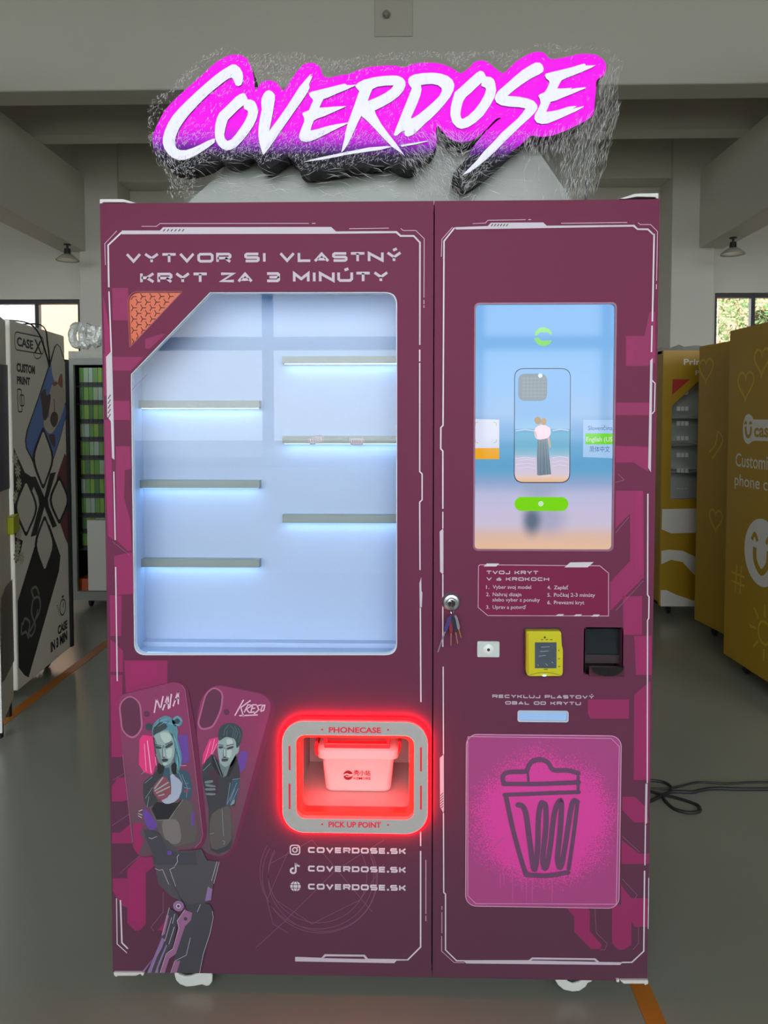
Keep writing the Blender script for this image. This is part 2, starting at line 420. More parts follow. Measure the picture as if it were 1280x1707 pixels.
bn.inputs['Color1'].default_value = (*hexlin('#d08463'), 1); bn.inputs['Color2'].default_value = (*hexlin('#dc9a7c'), 1); bn.inputs['Mortar'].default_value = (*hexlin('#d8c3b4'), 1)
bc = brk.node_tree.nodes.new('ShaderNodeTexCoord'); bmq = brk.node_tree.nodes.new('ShaderNodeMapping'); bmq.inputs['Rotation'].default_value = (R90, 0, 0)
brk.node_tree.links.new(bc.outputs['Object'], bmq.inputs[0]); brk.node_tree.links.new(bmq.outputs[0], bn.inputs[0]); brk.node_tree.links.new(bn.outputs[0], brk.node_tree.nodes['Principled BSDF'].inputs['Base Color'])
MB().box(3.5, 16, 15.0, 18, -0.25, 8).build('wall', brk, o)
t = thing('tree', (5.75, 10.4, -0.25), 'leafy green tree outside the right window', 'tree')
MB().tube([(5.75, 10.4, -0.25), (5.7, 10.4, 1.6), (5.85, 10.45, 3.2)], 0.12, 8).build('trunk', mat('bark', '#4d3d2e', 0.9), t)
mbl = MB()
for k in range(9000):
    a = random.gauss(0, 1.0); b = random.gauss(0, 0.5); c = random.gauss(0, 0.75)
    p = Vector((5.7+a, 10.4+b, 3.3+c)); s_ = random.uniform(0.025, 0.055)
    u = Vector((random.uniform(-1, 1), random.uniform(-1, 1), random.uniform(-1, 1))).normalized(); v = u.orthogonal().normalized()
    mbl.add([p-u*s_, p+v*s_*0.45, p+u*s_, p-v*s_*0.45], [(0, 1, 2, 3)])
mbl.build('foliage', mat('leaf green', '#6f8f4e', 0.6, var=0.4, vs=3), t, kind='stuff')

# ---------------------------------------------------------------- background machines
black_m = mat('black plastic', '#121314', 0.4)
rub_m = mat('caster rubber', '#1b1b1b', 0.6)
def small_caster(parent, x, y, r=0.035):
    M = Matrix.Translation((x-0.012, y, r)) @ Matrix.Rotation(R90, 4, 'Y')
    mb = MB().lathe([(r*0.8, 0), (r, 0.005), (r, 0.02), (r*0.8, 0.025)], M, 18)
    mb.box(x-0.02, x+0.02, y-0.02, y+0.02, 2*r, 2*r+0.02)
    mb.box(x-0.018, x-0.013, y-0.012, y+0.012, r*0.7, 2*r); mb.box(x+0.013, x+0.018, y-0.012, y+0.012, r*0.7, 2*r)
    return mb.build('caster', rub_m, parent)

# white machine with the big phone case print
A = atz(30, 1152, 0.085); B = atz(117, 1080, 0.085)
SX = Plane((A.x, A.y, 0), (B.x-A.x, B.y-A.y, 0)); SL = (B-A).length; ST = SX.uv(15, 532)[1]
white_m = mat('white cabinet paint', '#e9e6dc', 0.45, var=0.02)
cx_t = thing('phone_case_machine', SX.w(SL/2, 0, -0.45), 'white vending machine printed with big phone cases and the words CUSTOM PRINT', 'vending machine')
MB().prism(SX, [[(0, 0.085), (SL, 0.085), (SL, ST), (0, ST)]], -0.95, 0).build('cabinet', white_m, cx_t, bevel=0.008)
for du in (0.1, SL-0.1):
    for dd in (-0.1, -0.85):
        p = SX.w(du, 0, dd); small_caster(cx_t, p.x, p.y)
ink = mat('black print', '#17181b', 0.45)
MB().pbox(SX, SL+0.001, SL+0.034, 0.09, SX.uv(112, 600)[1], -0.2, 0.012).build('edge_strip', ink, cx_t)
def art(P, parent, name, mt, polys, d, sm=0):
    for q in polys:
        uv = P.px(q)
        MB().flat(P, [smooth(uv, 4) if sm else uv], d).build(name, mt, parent)
ZX = lambda pts: zoomed(20, 540, 6.562, pts)
# outlines of the big phone case, printed
blue = mat('print blue', '#6688d0', 0.45)
grey_l = mat('print light grey', '#dedbd1', 0.45)
case_o = ZX([(490, 215), (525, 245), (590, 430), (605, 700), (598, 980), (520, 1280), (440, 1520), (390, 1640), (330, 1707), (300, 1690), (240, 1540), (150, 1360), (140, 1270), (160, 1160), (290, 790), (400, 450), (460, 250)])
art(SX, cx_t, 'case_print', ink, [case_o], 0.0006)
art(SX, cx_t, 'case_print_face', blue, [ZX([(420, 430), (440, 520), (500, 640), (560, 850), (590, 900), (590, 990), (515, 1270), (440, 1500), (420, 1430), (330, 1190), (300, 1240), (245, 1520), (160, 1350), (152, 1270), (172, 1160), (300, 790)])], 0.0010)
art(SX, cx_t, 'case_print_face', grey_l, [ZX([(490, 225), (518, 252), (578, 430), (590, 640), (592, 860), (540, 850), (440, 560), (425, 430), (465, 270)])], 0.0011)
dog_w = mat('print dog white', '#cfc6bb', 0.5); dog_b = mat('print dog brown', '#5b4a44', 0.5); dog_e = mat('print dog ear', '#a8685a', 0.5)
art(SX, cx_t, 'dog_print', dog_w, [ZX([(440, 660), (480, 625), (560, 700), (580, 850), (540, 1000), (480, 1130), (420, 1200), (360, 1150), (345, 1060), (400, 1000), (400, 800)])], 0.0014, 1)
art(SX, cx_t, 'dog_print_patch', dog_b, [ZX([(310, 770), (360, 710), (375, 780), (415, 770), (415, 860), (380, 1030), (340, 1040), (325, 900)]), ZX([(430, 980), (470, 960), (500, 1010), (490, 1090), (450, 1130), (415, 1060)]), ZX([(400, 1220), (460, 1210), (470, 1290), (460, 1350), (420, 1290)])], 0.0017, 1)
art(SX, cx_t, 'dog_print_ear', dog_e, [ZX([(500, 650), (520, 560), (545, 550), (552, 640), (545, 700)]), ZX([(440, 655), (470, 630), (500, 650), (460, 680)])], 0.0018, 1)
MB().stroke(SX, SX.px(ZX([(455, 820), (460, 930), (455, 1000)])), 0.008, 0.0020).build('dog_print_line', ink, cx_t)
diam_o = lambda cx, cy, w, h: [(cx, cy-h), (cx+w*0.25, cy-h*0.85), (cx+w, cy), (cx+w*0.25, cy+h*0.85), (cx, cy+h), (cx-w*0.25, cy+h*0.85), (cx-w, cy), (cx-w*0.25, cy-h*0.85)]
ZY = lambda pts: zoomed(0, 680, 3.161, pts)
diam = [(225, 265, 48, 145), (135, 525, 52, 135), (310, 485, 44, 110), (233, 720, 45, 135)]
art(SX, cx_t, 'flower_print', ink, [ZY([(72, 210), (130, 340), (190, 380), (80, 680), (120, 700), (100, 800), (82, 820), (72, 500)])], 0.0006)
fl_w = mat('print daisy', '#c9c7b2', 0.5); fl_r = mat('print red pattern', '#7d3f49', 0.5, var=0.4, vs=60)
for (x, y) in ((78, 270), (92, 330), (98, 400), (82, 470), (98, 660), (92, 730), (112, 790), (85, 780)):
    c = SX.uv(*ZY([(x, y)])[0])
    mb = MB()
    for k in range(9):
        a = k*2*math.pi/9; mb.stroke(SX, [(c[0]+0.004*math.cos(a), c[1]+0.004*math.sin(a)), (c[0]+0.034*math.cos(a), c[1]+0.034*math.sin(a))], 0.011, 0.0012+0.00006*k)
    mb.build('daisy_print', fl_w, cx_t)
art(SX, cx_t, 'case_print_red', fl_r, [ZY([(340, 240), (352, 260), (358, 720), (340, 680), (300, 560), (285, 480), (300, 360)])], 0.0007)
art(SX, cx_t, 'case_print_black', ink, [ZY([(233, 585), (262, 620), (318, 780), (310, 860), (150, 1420), (130, 1410), (98, 1370), (92, 1020), (185, 720)])], 0.0008)
art(SX, cx_t, 'case_cutout_edge', ink, [ZY(diam_o(cx, cy, w+7, h+14)) for cx, cy, w, h in diam], 0.0022, 1)
art(SX, cx_t, 'case_cutout', grey_l, [ZY(diam_o(cx, cy, w-4, h-8)) for cx, cy, w, h in diam], 0.0026, 1)
art(SX, cx_t, 'cross_print', ink, [ZY([(152, 362), (185, 362), (232, 470), (232, 520), (190, 670), (160, 680), (205, 510), (200, 470)]), ZY([(262, 345), (292, 338), (250, 480), (255, 520), (298, 622), (275, 632), (232, 520), (232, 470)])], 0.0024)
mb = MB()
for pts in ([(118, 1145), (130, 1110), (155, 1130), (150, 1185), (165, 1200), (185, 1150), (165, 1080), (175, 1010), (205, 1000), (210, 1060), (190, 1110)], [(150, 1215), (135, 1180), (112, 1190), (115, 1130)], [(180, 1010), (165, 960), (190, 945), (205, 985)], [(150, 1185), (180, 1130), (200, 1060)]):
    mb.stroke(SX, smooth(SX.px(ZY(pts)), 4, False), 0.014, 0.0014)
mb.build('scroll_print', mat('print silver', '#8d8f8a', 0.4), cx_t)
for t_, *ar in (('CASE', 28, 55, 564, 579, 0.035), ('X', 57, 69.5, 566, 588, 0.02), ('CUSTOM', 27.5, 58, 607, 621, 0.05), ('PRINT', 28, 50, 628, 640.5, 0.05), ('CASE', 96, 112, 1038, 1052, 0.05), ('IN 3 MIN', 84, 112, 1060, 1076, 0.05)):
    px_text(MB(), SX, t_, ar[0], ar[1], ar[2], ar[3], 0.001, ar[4]).build('lettering', ink, cx_t)
ZV = lambda pts: SX.px(zoomed(0, 320, 4.49, pts))
MB().stroke(SX, roundpoly(ZV([(108, 1045), (325, 1090), (325, 1215), (110, 1180)]), 0.03), 0.006, 0.001, closed=True).build('logo_outline', ink, cx_t)
MB().stroke(SX, smooth(ZV([(250, 1205), (262, 1240), (285, 1247), (305, 1230), (308, 1205)]), 3, False), 0.005, 0.001).build('logo_loop', ink, cx_t)
MB().stroke(SX, roundpoly(ZV([(128, 1475), (158, 1478), (165, 1645), (135, 1645)]), 0.012), 0.007, 0.001, closed=True).build('phone_icon_print', ink, cx_t)
MB().stroke(SX, roundpoly(ZV([(148, 1518), (178, 1522), (178, 1600), (150, 1600)]), 0.012), 0.007, 0.0013, closed=True).build('phone_icon_print', ink, cx_t)
c = SX.uv(*ZY([(330, 1050)])[0]); mb = MB()
mb.stroke(SX, circle(c[0], c[1], 0.045, 20), 0.009, 0.001, closed=True); mb.stroke(SX, [(c[0], c[1]), (c[0]+0.02, c[1]+0.025)], 0.008, 0.001)
mb.stroke(SX, [(c[0]-0.012, c[1]+0.062), (c[0]+0.016, c[1]+0.062)], 0.014, 0.001)
for k in range(6): mb.stroke(SX, [(c[0]-0.06-0.006*k, c[1]-0.03+0.012*k), (c[0]-0.05-0.004*k, c[1]-0.03+0.012*k)], 0.004, 0.001)
mb.build('stopwatch_print', ink, cx_t)
# cable looped over its top edge
p0 = SX.w(0.12, ST, -0.3)
cab = MB().tube(smooth([p0+Vector((0, 0, 0.012)), SX.w(0.22, ST+0.02, -0.05), SX.w(0.3, ST-0.02, 0.012), SX.w(0.42, ST-0.14, 0.012), SX.w(0.46, ST-0.2, 0.012), SX.w(0.44, ST-0.08, 0.012), SX.w(0.38, ST+0.02, 0.0), SX.w(0.36, ST+0.01, -0.2)], 6, False), 0.004, 6).build('cable', black_m, None, smooth=True)
tag(cab, 'thin black cable hanging over the top edge of the white machine', 'cable')
# its open door, seen nearly edge on at the picture's left border
Cc = atz(3, 1212, 0.07)
DR = Plane((Cc.x, Cc.y, 0), (A.x-Cc.x-0.01, A.y-Cc.y-0.01, 0)); DL = (A-Cc).length-0.05
door = thing('machine_door', DR.w(DL/2, 0.07, -0.02), 'narrow white machine door with photo posters at the left picture edge', 'door')
DT = DR.uv(2, 528)[1]
MB().prism(DR, [[(0, 0.07), (DL, 0.07), (DL, DT), (0, DT)]], -0.035, 0).build('door_leaf', white_m, door, bevel=0.006)
MB().pbox(DR, -0.02, 0.0, 0.05, DT, -0.05, 0.004).build('edge_trim', mat('white edge', '#e4e3de', 0.4), door)
q = zoomed(0, 520, 4.267, [(-60, 365), (52, 378), (66, 1255), (-60, 1300)])
art(DR, door, 'poster', mat('purple photo poster', '#57506b', 0.4, var=0.45, vs=9), [q], 0.002)
q = zoomed(0, 820, 4.267, [(35, 680), (85, 620), (98, 1200), (30, 1340), (5, 1360), (8, 760)])
art(DR, door, 'poster', mat('grey photo poster', '#6e6964', 0.4, var=0.4, vs=8), [q], 0.002)
c0 = DR.uv(12, 892); c1 = DR.uv(24, 853)
yl = mat('reader yellow', '#c9d013', 0.4)
MB().pbox(DR, c0[0], c1[0], c0[1], c1[1], 0.0, 0.03).build('card_reader', yl, door, label='yellow card reader', bevel=0.004)
MB().pbox(DR, c1[0], c1[0]+0.02, c0[1]+0.02, c1[1]-0.005, 0.0, 0.024).build('card_slot', black_m, door)
for kx in (0.06, DL-0.06):
    p = DR.w(kx, 0, -0.018); MB().box(p.x-0.012, p.x+0.012, p.y-0.012, p.y+0.012, 0.0, 0.072).build('foot', black_m, door)

# cabinet with green packs
GY = D2Y(5.65); PG = Plane((0, GY, 0), (1, 0, 0))
gx0 = PG.uv(118, 800)[0]; gx1 = gx0+1.15; gz0 = PG.uv(140, 1001)[1]; gz1 = PG.uv(140, 597)[1]
g = thing('display_cabinet', ((gx0+gx1)/2, GY+0.35, 0), 'dark cabinet of green packs under a foil wrapped sign, behind the white machine', 'cabinet')
grm = mat('grey frame paint', '#8f928e', 0.5); drk = mat('dark cabinet', '#2b2d2e', 0.5)
ou = [(gx0, gz0), (gx1, gz0), (gx1, gz1), (gx0, gz1)]
inn = [(gx0+0.035, gz0+0.07), (gx1-0.05, gz0+0.07), (gx1-0.05, gz1-0.05), (gx0+0.035, gz1-0.05)]
MB().prism(PG, [ou, inn], -0.03, 0).build('door_frame', grm, g)
mb = MB(); mb.box(gx0, gx0+0.02, GY+0.03, GY+0.6, gz0, gz1); mb.box(gx1-0.02, gx1, GY+0.03, GY+0.6, gz0, gz1)
mb.box(gx0, gx1, GY+0.58, GY+0.6, gz0, gz1); mb.box(gx0, gx1, GY+0.03, GY+0.6, gz1-0.02, gz1); mb.box(gx0, gx1, GY+0.03, GY+0.6, gz0, gz0+0.02)
mb.build('cabinet_body', drk, g)
MB().box(gx0+0.03, gx1-0.03, GY+0.04, GY+0.3, gz0+0.02, gz0+0.16).build('base_liner', mat('orange liner', '#b5501c', 0.5), g)
for xx in (gx0+0.1, gx1-0.1): small_caster(g, xx, GY+0.1)
ZG = lambda y: PG.uv(140, y)[1]
greens = [mat('pack green %d' % i, c, 0.5) for i, c in enumerate(('#5f9a3e', '#86ad42', '#9ab891', '#47784a', '#a9bab2', '#7aa540', '#6a9c54'))]
foot = mat('pack dark label', '#23242c', 0.5); ORD = ('top', 'second', 'third', 'fourth', 'fifth', 'sixth', 'seventh', 'eighth', 'ninth', 'lowest'); rows = [625, 655, 687, 717, 748, 780, 812, 845, 872, 905]
for i in range(len(rows)):
    zt = ZG(rows[i]-14); zb = ZG(rows[i]+17 if i < 9 else rows[i]+12)
    MB().box(gx0+0.03, gx1-0.03, GY+0.06, GY+0.3, zb-0.012, zb).build('shelf', drk, g)
    xx = gx0+0.05; k = 0
    while xx < gx0+0.27:
        w = 0.036 if k % 2 else 0.03
        pk = thing('phone_case_pack', (xx+w/2, GY+0.1, zb), 'green phone case pack, %s from left, %s shelf of dark cabinet' % ((('first',)+ORD[1:9])[k], ORD[i]), 'pack', 'green packs on the %s shelf' % ORD[i])
        MB().box(xx, xx+w, GY+0.07, GY+0.13, zb+0.025, zt-0.004).build('card', greens[(i*3+k*2) % 7], pk)
        MB().box(xx, xx+w, GY+0.066, GY+0.13, zb, zb+0.025).build('label_strip', foot, pk)
        xx += w+0.003; k += 1
b0 = PG.uv(147, 984, -0.005); b1 = PG.uv(185, 868, -0.005)
bx = thing('carton', ((b0[0]+b1[0])/2+0.1, GY+0.03, gz0+0.07), 'plain white carton standing in the bottom of the cabinet of green packs', 'box')
MB().box(b0[0], b0[0]+0.36, GY+0.005, GY+0.058, gz0+0.075, b1[1]).build('carton_body', mat('white carton', '#e0e1da', 0.6), bx, bevel=0.003)
MB().box(b0[0]+0.001, b0[0]+0.359, GY+0.006, GY+0.057, b1[1], b1[1]+0.004).build('lid', mat('carton lid', '#d5d6ce', 0.6), bx)
# foil wrapped sign on the cabinet
foil = mat('crinkled clear wrap', '#e2e4e0', 0.22, metal=0.35, bump=1.0, bs=70)
sg = thing('wrapped_sign', (gx0+0.3, GY+0.08, gz1), 'sign of lumpy letters wrapped in crinkled clear film on the dark cabinet', 'sign')
PS = Plane((0, GY+0.06, 0), (1, 0, 0)); ZS = lambda pts: [(p[0], PS.o.y, p[1]) for p in PS.px(zoomed(0, 320, 4.49, pts))]
for nm, pts in (('C', [(600, 1010), (560, 1005), (545, 1060), (555, 1130), (590, 1150)]), ('O', [(640, 1010), (615, 1060), (635, 1150), (680, 1100), (675, 1030), (645, 1008)]), ('V', [(700, 1010), (715, 1150), (770, 1010), (800, 1150)]), ('R', [(830, 1160), (830, 1010), (890, 1040), (840, 1080), (900, 1160)])):
    pp = smooth(ZS(pts), 5, False)
    MB().tube([(x+random.uniform(-.004, .004), y+random.uniform(-.01, .01), z+random.uniform(-.004, .004)) for x, y, z in pp], 0.032, 9).build('letter', foil, sg, smooth=True)
s0 = PS.uv(113, 590); MB().box(s0[0], s0[0]+0.95, GY+0.07, GY+0.12, gz1, gz1+0.06).build('backing', mat('pale film', '#a9ab9c', 0.4, bump=0.6, bs=30), sg)

# the three yellow machines
yel = mat('yellow cabinet paint', '#a9840b', 0.45, var=0.03)
ywh = mat('white print on yellow', '#d8d5cc', 0.5); yfa = mat('faint yellow doodle', '#cba62c', 0.5)
def yellow_box(A, B, ext0, ext1, topx, topy, label, depth=0.85):
    P = Plane((A.x, A.y, 0), (B.x-A.x, B.y-A.y, 0)); L = (Vector((B.x, B.y))-Vector((A.x, A.y))).length
    T = P.uv(topx, topy)[1]
    t = thing('yellow_machine', P.w(L/2, 0, -depth/2), label, 'vending machine')
    MB().prism(P, [[(-ext0, 0.085), (L+ext1, 0.085), (L+ext1, T), (-ext0, T)]], -depth, 0).build('cabinet', yel, t, bevel=0.008)
    for du in (-ext0+0.1, L+ext1-0.1):
        for dd in (-0.09, -depth+0.1):
            p = P.w(du, 0, dd); small_caster(t, p.x, p.y)
    return P, L, T, t
def heart(c, r): return [(c[0]+r*0.06*16*math.sin(a)**3, c[1]+r*0.06*(13*math.cos(a)-5*math.cos(2*a)-2*math.cos(3*a)-math.cos(4*a))) for a in [k*2*math.pi/24 for k in range(24)]]
Y1, L1, T1, y1 = yellow_box(atz(1205, 1090, 0.085), atz(1280, 1139, 0.085), 0.0, 0.55, 1218, 551, 'nearest yellow vending machine with a white smiley and the words phone c')
MB().flat(Y1, [roundpoly(Y1.px(zoomed(1190, 640, 5.334, [(255, 390), (275, 290), (305, 262), (340, 285), (350, 315), (520, 318), (520, 510), (345, 505), (305, 545), (265, 500)])), 0.03)], 0.001).build('logo_plate', ywh, y1)
mb = MB(); px_text(mb, Y1, 'cas', 1257, 1281.5, 706, 728, 0.0016, 0.03)
mb.stroke(Y1, smooth(Y1.px(zoomed(1190, 640, 5.334, [(282, 380), (290, 450), (310, 468), (328, 440), (332, 380)])), 3, False), 0.02, 0.0016)
for x in (285, 328): mb.stroke(Y1, Y1.px(zoomed(1190, 640, 5.334, [(x-12, 358), (x, 340), (x+10, 356)])), 0.014, 0.0016)
mb.build('logo_lettering', yel, y1)
px_text(MB(), Y1, 'Customi', 1226, 1279.5, 757, 780, 0.001, 0.005).build('lettering', ywh, y1); px_text(MB(), Y1, 'phone c', 1224.5, 1279.5, 793, 813, 0.001, 0.005).build('lettering', ywh, y1)
cs = zoomed(1190, 640, 5.334, [(272, 1450), (390, 1190)]); a = Y1.uv(cs[0][0], cs[0][1]); b_ = Y1.uv(cs[1][0], cs[1][1]); rr = b_[1]-a[1]
cc = (a[0]+rr, a[1]); MB().flat(Y1, [circle(cc[0], cc[1], rr, 32)], 0.001).build('smiley_disc', ywh, y1)
mb = MB(); mb.stroke(Y1, smooth([(cc[0]-rr*.38, cc[1]+rr*.1), (cc[0]-rr*.34, cc[1]-rr*.3), (cc[0], cc[1]-rr*.58), (cc[0]+rr*.34, cc[1]-rr*.3), (cc[0]+rr*.38, cc[1]+rr*.1)], 5, False), rr*.2, 0.0018)
for sgn in (-1, 1): mb.stroke(Y1, smooth([(cc[0]+sgn*rr*.4-rr*.16, cc[1]+rr*.3), (cc[0]+sgn*rr*.4, cc[1]+rr*.5), (cc[0]+sgn*rr*.4+rr*.16, cc[1]+rr*.3)], 4, False), rr*.13, 0.0018)
mb.build('smiley_face', yel, y1)
mb = MB()
for (x, y, r) in ((1243, 640, .09), (1270, 600, .08)):
    c = Y1.uv(x, y); MB().stroke(Y1, heart(c, r), 0.014, 0.001, closed=True).build('doodle_print', yfa, y1)
c = Y1.uv(1274, 1055)
mb.stroke(Y1, circle(c[0], c[1], 0.06, 18), 0.014, 0.001, closed=True)
for k in range(8):
    an = k*math.pi/4; mb.stroke(Y1, [(c[0]+0.085*math.cos(an), c[1]+0.085*math.sin(an)), (c[0]+0.15*math.cos(an), c[1]+0.15*math.sin(an))], 0.014, 0.001)
mb.build('doodle_print', yfa, y1); mb = MB()
c = Y1.uv(1230, 965)
for dx in (-.025, .025): mb.stroke(Y1, [(c[0]+dx, c[1]-0.08), (c[0]+dx+.012, c[1]+0.08)], 0.013, 0.001); mb.stroke(Y1, [(c[0]-.075, c[1]+dx), (c[0]+.075, c[1]+dx)], 0.013, 0.001)
mb.build('doodle_print', yfa, y1)
Y2, L2, T2, y2 = yellow_box(atz(1157, 1033, 0.085), atz(1204, 1057, 0.085), 0.0, 0.02, 1168, 577, 'plain yellow vending machine with faint hearts, between the other two yellow ones')
mb = MB()
for (x, y, r) in ((1177, 615, .09), (1193, 865, .08)):
    c = Y2.uv(x, y); MB().stroke(Y2, heart(c, r), 0.014, 0.001, closed=True).build('doodle_print', yfa, y2)
c = Y2.uv(1196, 740); mb.stroke(Y2, smooth([(c[0]-.1, c[1]-.06), (c[0]-.02, c[1]), (c[0]+.0, c[1]+.08), (c[0]+.06, c[1]+.02), (c[0]-.06, c[1]-.1)], 4, False), 0.014, 0.001)
mb.build('doodle_print', yfa, y2)
# the one facing the camera
Y3y = D2Y(5.54); P3 = Plane((0, Y3y, 0), (1, 0, 0)); x30 = P3.uv(1102, 800)[0]; x31 = x30+0.95; T3 = P3.uv(1130, 584)[1]
y3 = thing('yellow_machine', ((x30+x31)/2, Y3y+0.35, 0), 'yellow vending machine facing front with display window and white wave stripes', 'vending machine')
wpoly = P3.px([(1120, 677), (1164, 635.5), (1215, 600), (1240, 600), (1240, 832), (1117, 832)]); tri = P3.px(zoomed(1085, 560, 5.692, [(205, 410), (370, 410), (200, 560)]))
MB().prism(P3, [[(x30, 0.085), (x31, 0.085), (x31, T3), (x30, T3)], wpoly], -0.03, 0).build('front_panel', yel, y3)
mb = MB(); mb.box(x30, x30+0.02, Y3y+0.03, Y3y+0.7, 0.085, T3); mb.box(x31-0.02, x31, Y3y+0.03, Y3y+0.7, 0.085, T3); mb.box(x30, x31, Y3y+0.68, Y3y+0.7, 0.085, T3); mb.box(x30, x31, Y3y+0.03, Y3y+0.7, T3-0.02, T3); mb.box(x30, x31, Y3y+0.03, Y3y+0.7, 0.085, 0.105)
mb.build('cabinet', yel, y3)
gb = mat('display back grey', '#b5bcb5', 0.6)
MB().box(x30+0.03, x31-0.03, Y3y+0.2, Y3y+0.21, 0.8, T3-0.03).build('display_back', gb, y3)
for yy in (695, 741, 786): z = P3.uv(1140, yy)[1]; MB().box(x30+0.03, x31-0.03, Y3y+0.05, Y3y+0.2, z-0.012, z+0.004).build('shelf', mat('shelf grey green', '#8f968e', 0.5), y3)
for yy in (654, 681, 706, 731, 759, 785, 815.5):
    z = P3.uv(1140, yy)[1]; xa = P3.uv(1131.5, yy)[0]; hh = 0.016 if yy < 800 else 0.003
    for j in range(3): MB().box(xa+j*0.03, xa+j*0.03+0.024, Y3y+0.042, Y3y+0.046, z-hh, z+hh).build('price_label', mat('white label', '#d7d8d2', 0.5), y3)
MB().prism(P3, [wpoly], -0.02, -0.016).build('display_glass', glassmat('machine glass', ior=1.25), y3)
MB().flat(P3, [tri], 0.001).build('speaker_grille', mat('red grille', '#a8251c', 0.5), y3)
mb = MB()
for q in ([(78, 290), (330, 285), (330, 380), (235, 395), (130, 398), (78, 380)], [(78, 475), (120, 470), (180, 475), (235, 500), (330, 600), (330, 640), (230, 580), (180, 525), (130, 515), (78, 535)], [(75, 650), (110, 650), (150, 670), (225, 695), (330, 700), (330, 722), (75, 722)]):
    MB().flat(P3, [[(max(u, x30+0.01), v) for u, v in P3.px(zoomed(1070, 740, 2.667, q))]], 0.001).build('wave_print', ywh, y3)
px_text(MB(), P3, 'Prin', 1139.5, 1168, 598, 608, 0.001, 0.02).build('lettering', ywh, y3); px_text(MB(), P3, 'P', 1159, 1166, 617, 625, 0.001, 0.02).build('lettering', ywh, y3)
for xx in (x30+0.1, x31-0.1): small_caster(y3, xx, Y3y+0.1)
mb = MB(); vs = []
for i in range(9):
    for j in range(4): vs.append((x30+0.02+i*0.09, Y3y+0.1+j*0.14, T3+0.002+(0.05+random.uniform(-.03, .03))*(1 if 0 < i < 8 and 0 < j < 3 else 0)))
mb.add(vs, [(i*4+j, (i+1)*4+j, (i+1)*4+j+1, i*4+j+1) for i in range(8) for j in range(3)])
tag(mb.build('film_sheet', mat('crumpled film', '#b9bab6', 0.25, bump=0.5, bs=30), None, smooth=True), 'crumpled pale film sheet lying on the front facing yellow machine', 'film')

# black cable on the floor at the right
def floor_path(pts, z=0.006): return [(p.x, p.y, z) for p in (atz(x, y, z) for x, y in smooth(zoomed(1060, 1280, 3.995, pts), 5, False))]
cb = thing('power_cable', atz(1110, 1320), 'black power cable coiled on the floor right of the maroon machine', 'cable')
MB().tube(floor_path([(60, 85), (110, 85), (180, 95), (225, 120), (232, 150), (200, 175), (180, 195), (210, 235), (260, 275), (340, 297), (405, 295), (428, 280), (410, 250), (350, 225), (250, 195), (180, 180), (100, 158), (40, 150)]), 0.006, 7).build('coil', rub_m, cb, smooth=True)
MB().tube(floor_path([(40, 240), (100, 220), (180, 180), (240, 160), (370, 162), (430, 150), (520, 138), (700, 142), (879, 142), (1100, 146)]), 0.0065, 7).build('thick_lead', rub_m, cb, smooth=True)
MB().tube(floor_path([(40, 132), (130, 138), (220, 138), (300, 122), (410, 97), (560, 104), (640, 104), (760, 96), (879, 95), (1100, 92)]), 0.004, 7).build('thin_lead', rub_m, cb, smooth=True)
# ---------------------------------------------------------------- the maroon machine
W2 = 0.675; ZB = 0.0511; ZT = 1.9819; XS = 0.1368; MD = 0.78
def panel_mat():
    m = mat('maroon vinyl panel', '#7a3350', 0.42, spec=0.12); nt = m.node_tree; b = nt.nodes['Principled BSDF']
    tc = nt.nodes.new('ShaderNodeTexCoord'); sx = nt.nodes.new('ShaderNodeSeparateXYZ'); mr = nt.nodes.new('ShaderNodeMapRange')
    mr.inputs[1].default_value = 0.2; mr.inputs[2].default_value = 1.7
    mx = nt.nodes.new('ShaderNodeMix'); mx.data_type = 'RGBA'          # light bounced off the floor is painted in: plum low, maroon high
    mx.inputs[6].default_value = (*hexlin('#5f3a4b'), 1); mx.inputs[7].default_value = (*hexlin('#722948'), 1)
    nt.links.new(tc.outputs['Object'], sx.inputs[0]); nt.links.new(sx.outputs[2], mr.inputs[0]); nt.links.new(mr.outputs[0], mx.inputs[0])
    nt.links.new(mx.outputs[2], b.inputs['Base Color'])
    return m
panel = panel_mat()
pink = mat('pink vinyl print', '#943561', 0.42, spec=0.12); pink2 = mat('rose vinyl print', '#9c3364', 0.42, spec=0.12)
plum = mat('plum vinyl print', '#5f384d', 0.42, spec=0.12); maroon_d = mat('deep maroon vinyl print', '#7a2647', 0.42, spec=0.12)
lineW = mat('white line print', '#d9cfd8', 0.4); linep = mat('pale pink line print', '#d2a9c0', 0.4); linef = mat('faint line print', '#86566e', 0.4)
lett = mat('lettering print', '#c3b3c1', 0.4); hatch = mat('hatch print', '#5a3446', 0.4)
metal = mat('brushed steel', '#b5b8ba', 0.28, metal=0.9); chrome = mat('chrome', '#c9ccd0', 0.12, metal=1.0)
vm = thing('vending_machine', (0, MD/2, 0), 'tall maroon phone case vending machine with lit display window, touch screen and bin door', 'vending machine')
mb = MB()
mb.box(-W2, -W2+0.02, 0.024, MD, ZB, ZT); mb.box(W2-0.02, W2, 0.024, MD, ZB, ZT); mb.box(-W2, W2, MD-0.02, MD, ZB, ZT)
mb.box(-W2, W2, 0.024, MD, ZT-0.02, ZT-0.002); mb.box(-W2, W2, 0.024, MD, ZB, ZB+0.02)
mb.build('cabinet', panel, vm)
